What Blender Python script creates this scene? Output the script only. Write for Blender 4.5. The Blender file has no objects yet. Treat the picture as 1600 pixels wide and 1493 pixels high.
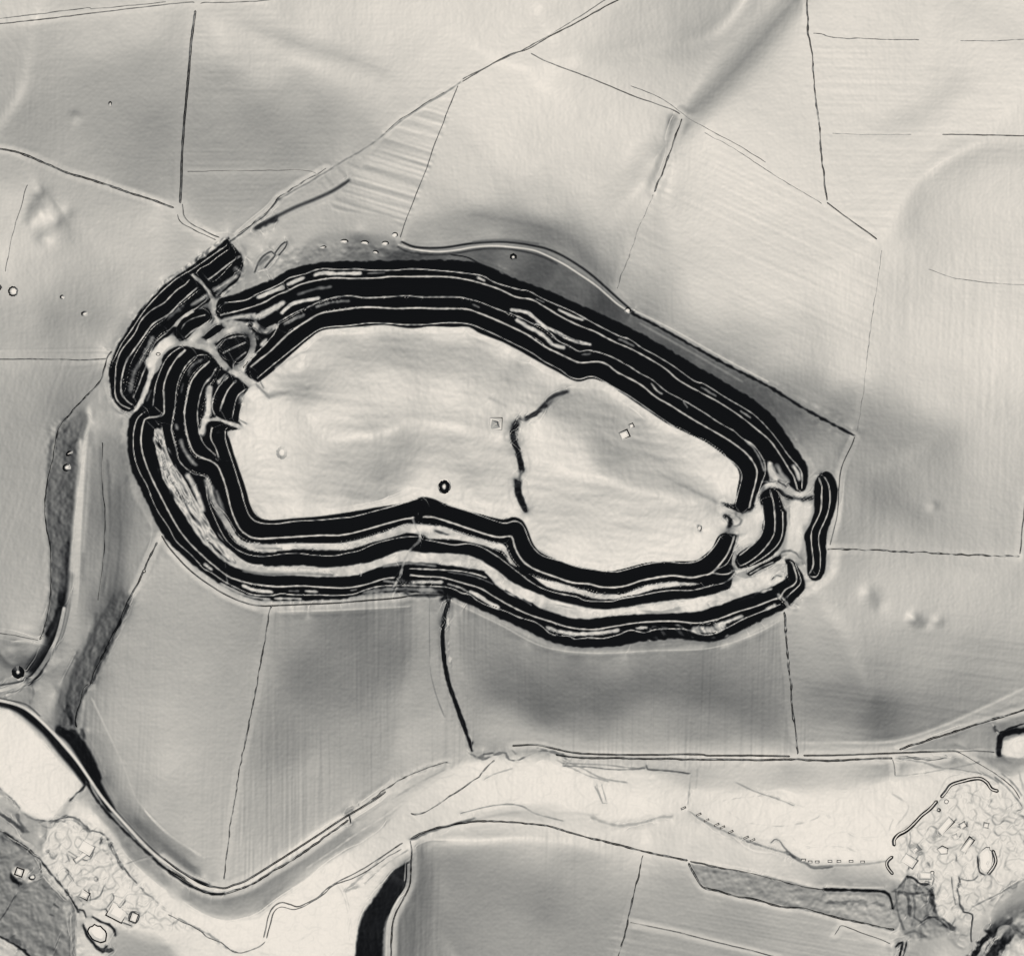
# A chalk hillfort and its fields seen from straight above. The ground is one measured relief: ramparts, ditches, lynchets,
# lanes and banks are real slopes; slope shading is put into the colour: level ground pale, steep scarps dark.
import bpy, sys
import numpy as np
from math import *
# ---------------------------------------------------------------- camera, sky, sun, exposure
scene = bpy.context.scene
cam = bpy.data.objects.new("camera", bpy.data.cameras.new("camera")); scene.collection.objects.link(cam)
cam.data.type = 'ORTHO'; cam.data.ortho_scale = 1600.5
cam.location = (0, 0, 1500); cam.data.clip_start = 1; cam.data.clip_end = 6000
scene.camera = cam
world = bpy.data.worlds.new("World"); scene.world = world; world.use_nodes = True
nt = world.node_tree; bg = nt.nodes['Background']; sky = nt.nodes.new('ShaderNodeTexSky')
sky.sky_type = 'NISHITA'; sky.sun_disc = False; sky.sun_elevation = radians(88); sky.sun_rotation = radians(135)
nt.links.new(sky.outputs[0], bg.inputs[0]); bg.inputs[1].default_value = 0.08
sl = bpy.data.lights.new("sun", 'SUN'); sl.energy = 3.0; sl.angle = radians(3); sl.color = (1, .965, .91)
sun = bpy.data.objects.new("sun", sl); scene.collection.objects.link(sun)
sun.rotation_euler = (radians(2), 0, radians(-45))
scene.view_settings.view_transform = 'Standard'; scene.view_settings.look = 'None'
scene.view_settings.gamma = 1; scene.view_settings.exposure = 0.0
# ---------------------------------------------------------------- survey data
# everything is in metres east / metres south of the north-west corner of the site
def P(s):
    v = [float(a) for a in s.replace(',', ' ').split()]
    return list(zip(v[0::2], v[1::2]))

# ground steepness readings (x, y, brightness of the slope reading)
FIELD = P("")
G_OUT = [(50,60,190),(150,60,200),(50,120,185),(150,130,180),(230,120,180),(60,180,177),(150,200,178),(250,200,165),(100,230,185),(230,270,172),(30,215,178),(30,10,212),(200,30,205),
(340,60,205),(400,60,208),(500,40,218),(600,40,222),(680,60,222),(350,130,178),(450,140,185),(400,180,168),(500,190,176),(350,230,170),(450,240,172),(550,200,187),(600,150,206),(330,300,175),(400,290,174),(640,110,216),(520,95,203),(450,90,190),(430,105,212),
(750,160,224),(850,150,226),(950,200,222),(800,230,223),(700,250,213),(750,300,213),(650,330,208),(850,320,206),(950,330,205),(900,270,218),(800,362,160),(720,358,172),(650,368,178),(850,372,150),(900,405,150),(940,430,150),(1000,400,202),(1000,300,205),(950,390,185),(760,345,185),
(900,60,216),(800,40,220),(1000,50,203),(1100,30,193),(1100,250,223),(1200,300,225),(1100,350,221),(1200,450,222),(1100,450,218),(1050,490,195),(1150,555,190),(1250,610,172),(1300,645,168),(1250,540,203),(1330,560,215),(1330,450,222),(1000,460,188),(1020,480,178),
(1330,30,222),(1450,40,218),(1550,80,223),(1350,120,223),(1450,130,217),(1400,250,216),(1350,300,219),(1450,330,208),(1550,300,218),(1530,180,222),(1500,250,207),(1550,400,216),(1400,450,208),(1450,520,216),(1550,550,222),(1450,620,215),(1400,650,197),(1380,690,172),(1450,720,182),(1550,700,206),(1550,800,196),(1450,800,186),(1380,760,168),(1340,800,178),(1420,840,190),(1340,740,180),
(1300,950,197),(1400,930,206),(1500,930,202),(1580,950,197),(1300,1020,183),(1450,1020,190),(1550,1040,182),(1300,1100,155),(1380,1110,132),(1450,1120,155),(1300,1150,182),(1520,1090,172),(1400,1060,172),
(270,900,193),(300,950,188),(200,1050,186),(300,1050,191),(250,1150,190),(330,1150,189),(250,1250,187),(300,1300,192),(380,1050,182),(450,1000,165),(550,975,142),(600,1020,148),(480,1050,145),(550,1080,150),(640,980,172),(450,1150,160),(550,1150,170),(620,1120,175),(500,1220,183),(430,1280,185),(400,1350,195),(660,1150,198),(670,1060,180),(760,1000,162),(800,1060,148),(850,1100,136),(900,1050,143),(950,1090,138),(1000,1040,158),(1100,1080,143),(1150,1020,160),(1200,1100,148),(1100,1130,165),(900,1140,165),(800,1130,187),(1000,1150,180),(850,1025,163),(950,1035,163),
(30,620,182),(60,600,178),(30,700,178),(100,620,160),(40,800,182),(40,900,184),(30,980,192),(50,500,190),(120,480,185),(170,450,190),(60,430,205),(200,400,203),(250,360,205),(30,380,210),(80,330,190),(20,320,208),(120,380,198),(80,500,165),(20,560,190),(180,380,202),(100,560,175),(15,260,190),(160,520,180),(300,380,195),
(160,700,165),(165,800,150),(210,850,165),(150,900,165),(185,950,130),(120,1000,185),(170,650,175),(215,800,165),(60,1040,165),(20,1010,150),(110,1070,165),
(400,430,172),(420,375,192),(480,340,192),(560,330,192),(360,405,190),(600,300,205),
(700,1350,158),(750,1400,170),(850,1400,165),(900,1350,182),(800,1470,176),(650,1450,150),(950,1450,170),(1050,1400,182),(1050,1480,180),(1150,1450,176),(1250,1470,186),(1350,1480,192),(700,1310,185),(850,1305,200),
(400,1480,228),(480,1450,230),(500,1350,205),(300,1400,190),(360,1430,180),(430,1400,175),(200,1380,215),(150,1270,185),(200,1330,170),(250,1370,205)]
G_HALO = [(500,380,150),(560,395,110),(620,402,85),(450,400,165),(430,425,165),(480,405,140),(520,360,165),(600,372,150),(660,398,85),(720,395,105),(770,412,95),(800,402,110),(850,425,85),(900,450,95),(950,480,75),(1000,510,100),(1100,570,98),(1180,615,90),(1250,670,115),(1280,700,150),(1300,740,165),(1260,715,170),(1320,690,135),(1040,540,85),(400,455,165),(1230,650,100)]
G_TOP = [(450,560,220),(500,560,212),(550,545,190),(600,540,188),(650,540,188),(700,560,192),(750,560,190),(800,585,185),(480,600,185),(530,600,210),(600,600,226),(700,605,226),(850,600,208),(420,650,232),(400,700,230),(430,760,224),(520,650,224),(550,720,195),(500,760,200),(620,700,190),(600,745,180),(560,765,188),(700,690,205),(740,740,195),(780,760,213),(760,700,210),(760,620,213),(660,765,226),(820,620,210),(880,625,180),(950,640,178),(1000,680,188),(1040,700,205),(850,690,227),(900,720,222),(950,695,182),(970,710,180),(1000,740,198),(1100,720,225),(1130,750,232),(880,800,205),(850,820,213),(900,862,228),(1000,860,226),(1050,840,228),(1100,830,233),(1000,810,208),(950,790,215),(1060,770,195),(1110,785,190),(1090,800,212),(570,520,228),(700,525,225),(780,550,225),(860,590,222),(960,615,225),(1040,665,225),(700,775,228),(800,795,226),(450,800,225),(520,795,222),(380,700,226),(1010,830,220)]

# broad rises and falls: (points, width, softness, brightness, strength)
SOFT_TOP = [
 ("1250,-10 1190,60 1130,128 1060,192", 30, 46, 142, .85), ("1100,160 1060,200 1030,240", 24, 40, 160, .4),
 ("1130,60 1030,75 930,88", 30, 50, 182, .5), ("1170,0 1120,35 1060,75", 24, 40, 168, .5), ("1215,0 1130,80 1040,150", 18, 50, 228, .35),
 ("1060,185 1040,235 1020,280", 26, 40, 160, .6), ("380,40 460,65 540,90 600,110", 14, 26, 170, .55),
 ("330,35 400,62 450,88 540,115 600,150", 16, 30, 222, .5), ("460,90 520,110 560,125", 14, 26, 228, .4),
 ("1600,130 1530,180 1440,260 1400,330 1395,400", 34, 60, 228, .7), ("1600,240 1520,235 1450,270 1430,320 1420,360", 26, 50, 180, .55), 
 ("1500,130 1440,175 1380,205", 26, 40, 192, .5), ("1500,0 1540,30 1600,60", 40, 60, 205, .5),
 ("1345,640 1400,665 1470,690", 50, 60, 150, .55), ("1330,740 1400,790 1440,810", 36, 50, 150, .5), ("1400,640 1480,690 1600,730",60,80,190,.3),
 ("60,290 80,310 100,340 110,370", 16, 26, 160, .7), ("45,330 60,300", 12, 18, 165, .6), ("65,320 70,350 60,380", 18, 24, 226, .7), ("90,300 100,325", 9, 14, 218, .5),
 ("5,400 10,430", 20, 30, 228, .7), ("80,500 110,495 140,500", 20, 40, 155, .5), ("118,180 118,182", 10, 14, 205, .7), ("116,190 122,191", 7, 10, 155, .7),
 ("240,440 240,445", 16, 22, 225, .6),
 ("1355,925 1356,927", 16, 26, 222, .7), ("1370,945 1372,947", 14, 20, 170, .6), ("1427,965 1428,966", 10, 18, 228, .9), ("1438,978 1440,979", 9, 14, 160, .7), ("1465,968 1466,969", 12, 20, 212, .6), ("1458,790 1459,791", 10, 18, 215, .6), ("1450,800 1451,801", 10, 18, 170, .5),
 ("1366,1095 1372,1130", 12, 26, 118, .6),
 ("740,335 800,345 860,358 905,385 930,410", 14, 24, 122, .55),
 ("650,345 700,350 740,345", 16, 26, 165, .5),
 ("990,470 1100,538 1230,610 1340,672", 24, 40, 150, .4),
 # west coombe
 ("140,640 130,700 123,780 117,860 112,930 102,990 80,1035", 12, 12, 220, .9),
 ("112,680 105,730 100,800 98,860 97,920 92,960", 34, 8, 118, .75), ("120,700 112,780 106,850 102,920 97,970", 9, 10, 85, .8),
 ("106,900 100,960 88,1000 70,1030 48,1058", 16, 8, 18, 1), ("95,950 88,990 70,1020 45,1045", 20, 12, 25, .8), ("0,1025 20,1040 50,1030", 14, 20, 60, .6), ("88,930 84,970 74,1000", 6, 8, 60, .7),
 ("140,680 136,760 132,860 134,930 136,980", 26, 26, 150, .6), ("157,700 160,780 164,850 157,920", 5, 6, 110, .6), ("182,770 184,850 180,900 172,950", 12, 20, 88, .8), ("190,690 190,780", 4, 6, 200, .5), ("175,690 172,760",16,20,150,.5),
 ("120,920 120,990 110,1030", 22, 26, 200, .5), ("185,930 165,970 150,1000 135,1030 128,1060", 18, 20, 70, .8), ("200,940 180,985 160,1030 146,1065", 12, 10, 75, .9),
 ("140,1000 118,1050 100,1090 95,1120", 24, 22, 115, .7), ("120,1050 106,1100", 8, 10, 75, .6), ("60,1065 75,1085 65,1110", 30, 14, 195, .8), ("35,1050 60,1055 90,1030",8,8,215,.8), ("10,1040 28,1020 40,1040",8,8,120,.4),
 ("120,1130 150,1180 175,1235 200,1280 240,1325", 24, 30, 140, .7), ("125,1090 145,1130 165,1170", 26, 30, 160, .5), ("215,1285 250,1315 300,1358", 26, 26, 115, .75), ("143,1090 190,1190 215,1250 260,1300 320,1340", 3, 3, 208, .7),
 ("150,1265 200,1320 260,1375", 26, 26, 140, .6), ("300,1400 340,1410 400,1395 460,1350 520,1320 560,1290", 34, 30, 150, .75), ("300,1420 350,1428 400,1420",24,30,185,.5),
 ("560,1290 600,1262 640,1238", 22, 20, 200, .6), ("60,1050 48,1062",14,8,20,.9),
 # pale run-out along southern field edges
 ("430,1345 520,1290 600,1240 680,1198 740,1172", 12, 16, 205, .7), ("650,1310 700,1294 760,1290 840,1292 900,1312 1000,1338", 18, 10, 216, .8), ("880,1165 1000,1168 1230,1168", 10, 14, 195, .5), ("1255,1168 1400,1165 1500,1130 1600,1080", 14, 16, 195, .6),
 ("800,1140 860,1148 900,1158",16,18,205,.5),
 ("650,1330 665,1350 660,1390 645,1430 640,1490", 26, 30, 120, .6), ("690,1310 690,1400 680,1493", 10,16,180,.5), ("850,1390 850,1450",14,30,140,.4),
 ("672,960 674,1020 676,1060 690,1120", 10, 16, 196, .6), ("667,925 667,1000", 12, 14, 205, .5), ("710,940 712,1000 722,1060", 8, 10, 190, .5), ("625,950 630,1020", 24, 40, 125, .5),("480,1020 600,1012",40,40,140,.3),
 ("1225,920 1260,925 1300,898 1306,865",14,10,222,.9), ("1130,1010 1200,975 1240,950", 10, 12, 205, .7), ("700,934 800,980 880,1015 980,1018 1100,1010", 7, 8, 200, .55), ("265,862 320,915 400,952 440,955 640,945", 6, 6, 205, .5), ("960,1030 1100,1020", 4,8,190,.3),
 ("195,650 195,720 205,760 225,800 250,845", 10, 14, 190, .5), ("160,600 150,640 150,690",12,14,195,.6), ("165,560 165,600 172,640",8,10,205,.5),
 ("215,430 190,480 165,530 155,570", 14, 20, 208, .6), ("350,365 300,400 240,440",10,14,210,.6),
 ("0,548 165,547",2.4,2.4,214,.8),
]
POLYS = [ # flat or rough ground: (outline, brightness, feather, strength)
 ("130,1478 100,1493 -60,1493 -60,1555 640,1555 560,1493 565,1440 590,1395 640,1340 620,1260 740,1190 640,1235 560,1283 470,1345 430,1400 400,1440 330,1440 240,1400 150,1300 120,1290 80,1290 60,1330 100,1400", 228, 14, .0),
]
PLATEAU = P("404,597 430,577 460,549 484,529 504,516 541,512 571,510 601,508 641,513 672,510 704,511 734,511 746,519 791,537 831,559 871,581 901,596 921,592 936,594 960,606 1000,633 1039,659 1071,675 1101,689 1127,707 1147,725 1154,736 1155,748 1152,762 1147,787 1128,789 1150,805 1158,812 1140,826 1122,838 1112,857 1096,870 1084,876 1050,877 1011,879 971,889 951,892 921,888 891,881 850,865 834,850 826,830 816,812 800,807 786,811 750,803 699,788 681,780 663,776 650,779 630,786 590,792 550,799 501,806 451,810 421,812 404,807 392,790 381,753 367,713 359,686 355,674 381,669 373,658 378,630 388,607")
OUTER = P("343,466 367,460 391,450 427,436 450,422 470,416 500,410 531,408 601,408 700,406 730,408 760,416 781,425 811,438 851,452 891,470 931,487 980,510 1021,532 1081,568 1141,603 1181,627 1207,650 1227,676 1243,700 1259,724 1263,740 1261,756 1255,768 1243,766 1228,752 1214,738 1206,728 1202,752 1190,770 1180,790 1171,803 1150,805 1130,825 1152,832 1153,845 1147,862 1144,880 1148,893 1144,905 1180,900 1215,878 1227,874 1240,876 1259,913 1241,937 1229,949 1201,963 1161,983 1131,997 1113,1002 1080,1000 1060,997 1030,999 1000,1002 971,1008 931,1011 897,1010 871,1005 840,993 811,979 771,961 731,943 703,931 660,926 610,925 571,928 540,934 500,937 425,938 396,935 360,921 317,894 275,858 256,837 242,813 228,781 212,749 202,720 199,690 202,654 210,645 220,634 230,607 238,589 250,575 256,555 271,543 289,540 307,544 323,550 337,562 347,575 371,591 400,613 404,598 388,588 379,573 394,556 400,535 395,518 385,512 350,500 338,494 337,480")
FLANK = P("357,371 331,393 303,413 279,429 256,445 240,463 220,484 206,505 190,530 177,555 171,575 171,600 174,618 184,635 195,641 208,641 217,625 226,600 232,580 230,566 240,548 256,532 275,513 290,500 310,483 325,472 333,465 343,466 372,440 381,425 379,408 375,395 365,386 360,380")
ISLAND_D = P("274,512 284,500 300,490 318,480 328,484 331,497 318,505 305,515 291,530 280,532 273,524")
ISLAND_E = P("335,537 351,526 371,520 387,524 391,541 383,559 367,571 362,576 354,566 343,555")
GATE_N = P("330,571 337,573 343,572")
BANK_G = P("1281,741 1291,736 1303,746 1309,765 1305,795 1293,829 1291,851 1291,871 1289,891 1281,905 1269,906 1263,899 1261,871 1259,851 1257,835 1265,821 1272,801 1272,771 1273,753")
BANK_H = P("1201,763 1215,763 1221,781 1225,795 1229,799 1229,821 1225,841 1217,857 1199,873 1171,885 1154,887 1148,877 1156,863 1179,849 1191,831 1193,801 1188,783 1191,769")
BANK_J = P("1166,896 1185,884 1205,874 1220,866 1222,872 1205,882 1185,891 1172,900")
STRIP_E = P("850,930 871,944 911,951 951,951 1001,944 1050,937 1090,933 1121,925 1141,918 1146,900 1165,903 1185,896 1205,884 1222,872 1228,880 1229,900 1215,912 1191,922 1161,932 1121,946 1090,955 1050,958 991,960 951,963 921,967 891,965 871,959 846,951 830,941 816,937 790,925 770,909 761,893 731,888 701,883 661,879 630,878 600,884 581,890 550,899 501,901 451,898 421,899 390,893 370,887 353,879 327,857 307,835 287,803 271,777 256,751 248,721 240,690 241,672 252,670 258,696 269,725 287,749 303,779 321,809 337,837 363,863 387,879 421,884 471,883 501,886 541,884 571,879 600,870 630,859 661,863 731,867 771,887 801,909 831,923")
STRIP_B = P("404,848 411,850 441,849 465,848 501,849 531,848 561,842 600,830 630,819 650,818 691,822 721,832 757,843 787,850 792,855 798,871 808,885 796,880 786,862 771,858 751,851 721,844 691,842 671,842 661,836 640,832 630,833 600,842 581,847 561,854 541,859 501,859 465,858 441,860 411,863 388,858 368,846 358,832 347,812 340,797 349,805 358,815 372,838 385,846")
STRIP_C = P("832,899 850,905 871,909 901,918 931,926 961,928 975,927 1001,917 1021,912 1050,909 1092,912 1050,917 1021,921 991,930 961,936 931,935 901,927 871,922 850,914")
PATCHES = [ # (outline or stroke, width, softness, brightness)
 ("293,742 303,760 312,782 317,796", 8, 6, 215), ("283,688 286,700 296,716 306,726", 6, 6, 150), ("275,664 277,670",5,6,150),
 ("324,752 330,770 335,786 346,804 356,822", 9, 8, 175), ("338,768 344,786 350,800", 6, 6, 120),
 ("404,494 424,483 441,474", 8, 5, 205), ("352,499 380,494 410,492 434,480", 7, 5, 195),
 ("466,460 486,453 516,448", 5, 5, 112), ("441,488 455,476 478,469 497,466", 6, 3, 215),
 ("404,464 424,456 441,449", 7, 3, 210), ("450,444 465,438 474,434", 6, 3, 212), ("492,430 505,426 520,427 545,427 562,427", 6, 3, 220), ("575,427 600,426", 3, 3, 120),
 ("747,434 756,438", 4, 3, 190), ("873,484 890,492 910,500", 4.5, 3, 215), ("838,467 850,472", 3, 3, 140), ("968,530 990,540", 4, 4, 110), ("1096,605 1118,618", 3.5, 3, 120), ("1158,642 1172,652", 3.5, 3, 150),
 ("800,484 822,488 836,497 850,509 872,520 893,531 922,538", 5, 3, 226), ("866,517 880,525 905,534",1.2,1,90),
 ("808,500 826,511 842,519 856,530 862,537 880,543", 6, 4, 220), ("738,475 748,480", 3, 4, 120), ("910,554 922,553",4,4,100),
 ("1018,599 1026,610 1034,615", 3, 3, 190), ("1068,628 1074,636", 2.5, 3, 150), ("495,479 520,472 545,470", 5, 4, 120), ("445,506 460,498 474,492", 6, 4, 130), ("409,538 415,532", 7, 4, 215),
 ("1165,688 1178,700 1188,718 1194,735", 3, 4, 170), ("1240,728 1246,738 1249,748", 6, 4, 210), ("1215,728 1222,742 1230,752",8,6,140), ("1203,724 1204,738 1212,748",7,4,225),
 ("384,888 400,919 422,923", 0.1, 1, 20), ("380,915 400,922 424,924", 5, 3, 222), ("478,923 495,924", 4, 3, 200), ("452,923 466,923", 3, 3, 120), ("320,882 330,889", 5, 4, 205), ("548,922 556,921", 3, 3, 140),
 ("645,910 665,909 690,909", 5, 4, 200), ("700,912 720,918 730,924", 3, 3, 190), ("735,924 750,932 765,942 778,948", 6, 3, 222), ("855,980 880,988 905,990 940,988 965,984", 6, 4, 218), ("995,981 1010,980", 4, 3, 205), ("1000,980 1005,981",3,3,200),
 ("1086,984 1100,984 1115,983 1128,978", 12, 6, 185), ("1120,977 1140,970 1158,962", 6, 4, 222), ("1200,950 1210,946", 6, 4, 190),
 ("570,925 600,921 640,920 690,924", 6, 5, 120), ("660,921 672,921",8,6,170), ("430,935 470,935",3,3,200), ("345,911 385,930 420,936", 3.5, 3, 175), ("600,907 620,910", 4,3,130),
 ("238,527 226,553 210,581 204,609", 7, 6, 120), ("262,497 285,478", 7, 6, 75), ("335,452 350,444 368,432", 7, 6, 175), ("338,462 352,446",4,4,90), ("374,424 368,420", 9, 6, 110), ("300,476 322,462", 6, 5, 150),
 ("323,575 306,560 297,585 287,602", 0.1, 1, 90), ("294,586 299,572 315,562", 5, 5, 95), ("283,612 286,600", 4, 4, 80), ("236,610 230,625",4,5,100), ("320,600 327,590", 5, 5, 90),
 ("327,606 326,625 325,645 318,662 316,676", 10, 5, 222), ("343,597 352,588", 8, 4, 205), ("326,656 340,655 360,662 378,669", 5, 3, 222), ("360,660 385,670",3,4,215),
 ("212,640 224,620 233,596 240,572", 6, 4, 222), ("234,567 244,552 256,538 272,530", 15, 4, 233), ("275,508 284,498 300,487", 6,3,215),
 ("268,530 285,536 301,539 321,543 337,553 347,569 371,585 397,599 417,613", 7, 4, 222), ("300,530 311,523 321,529 335,527",9,6,215), ("337,542 343,530 359,517 375,513 389,520 396,535 393,552 386,565 380,577", 7, 4, 218), ("345,512 340,520",9,5,215),
 ("350,515 338,498 333,480 332,468 326,456 314,441 301,430", 4.5, 3, 205), ("336,480 338,470 357,452 372,440 379,428 381,418 383,400", 3, 3, 200), ("361,503 380,507 396,508 403,512 413,518 430,510", 8, 4, 220), ("398,490 400,505", 3, 3, 215), ("395,520 402,526",3,3,60),
 ("376,575 384,570 400,553",2,2,200),
 ("1160,820 1172,812 1186,806", 26, 8, 226), ("1160,845 1172,840 1182,824", 18, 8, 220), ("1180,800 1186,790 1190,780", 8, 5, 215), ("1118,824 1135,828 1152,832", 6, 4, 220), ("1126,790 1145,798 1160,806", 4, 2, 226), ("1128,786 1140,789 1152,797", 4, 3, 18), ("1134,806 1142,812 1140,822", 8, 4, 15), ("1136,810 1136,813", 3, 2, 150), ("1150,806 1159,812 1156,819 1146,822", 3, 4, 110), ("1149,813 1150,815",8,5,195), ("1092,822 1094,829", 4, 3, 80), ("1093,825 1094,826", 2,2,190),
 ("1181,786 1186,772 1196,760 1207,756 1225,763 1243,771 1257,771 1267,757 1275,745", 6, 4, 224), ("1216,765 1230,776 1251,781 1268,777", 6, 4, 22), ("1216,752 1228,760",3,3,50), ("1190,752 1200,753 1212,752",2,2,90), ("1193,762 1186,778",4,4,110),
 ("1245,792 1243,815 1242,838 1240,856", 24, 6, 222), ("1262,790 1258,812",14,6,220), ("1238,862 1250,873 1258,888 1262,902", 5, 4, 205), ("1222,873 1232,868 1246,880 1256,896", 3, 2, 228), ("1215,870 1227,864 1240,872",2,2,215), ("1222,862 1234,860 1246,866 1256,880",3,3,95), ("1150,884 1146,876 1147,862 1154,846",3,3,215), ("1152,893 1160,890 1180,882 1200,872 1217,863", 4, 3, 215), ("1233,792 1234,820",2,3,150),
 ("1206,905 1214,898 1220,900", 3, 3, 70), ("1210,900 1216,896",2,2,205), ("1180,928 1200,922",4,4,60), ("1155,938 1175,932",8,6,18), ("1190,924 1205,920",4,3,200), ("1219,935 1216,928 1228,940 1232,948",3,3,190), ("1262,900 1268,908 1262,915", 6, 5, 225),
 ("615,916 622,905 627,893 630,880 640,860 655,845 656,836 648,820 645,808", 3, 2, 190), ("563,880 564,899", 3, 2, 226), ("620,918 612,934",2,2,190), ("625,906 640,912", 8,6,60), ("352,880 355,912",1.6,2,120),
 ("634,922 640,930 690,930",4,4,60), ("686,925 700,930 690,936",6,5,18),
 ("850,640 862,627 880,614", 5, 8, 70), ("822,653 838,645 852,634", 6, 3, 20), ("820,655 838,653",2,2,225), ("805,680 800,668 804,660 812,655", 6, 6, 60), ("803,665 810,672",4,3,30), ("802,684 808,700 812,718 815,733", 8, 4, 22), ("807,752 810,770 818,790", 10, 4, 20), ("813,790 822,800",2,2,228), ("790,650 806,640 812,632", 8,8,222),
 ("765,622 790,634",5,8,175), ("700,580 760,600 800,620 850,640",3,8,190), ("850,608 815,590 780,570 750,560",6,14,185), ("880,655 930,670 960,690 990,705",6,8,172), ("870,620 940,640 1000,660",10,14,172), ("1010,690 1050,740 1090,770 1126,788",8,12,175), ("1030,740 1080,765 1120,785", 4,8,150),
 ("420,618 450,612 480,608", 7, 10, 150), ("400,600 412,612 420,620",4,4,140), ("440,592 480,586 510,582", 9, 14, 180), ("402,588 412,606",2,3,90),("380,622 392,640",12,14,215), ("373,655 385,662",2,2,120),
 ("500,545 560,540 640,536 720,545 790,570 850,606", 12, 22, 184), ("560,765 600,762 640,750", 16, 26, 178), ("480,782 540,786",10,20,190),
]
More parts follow.
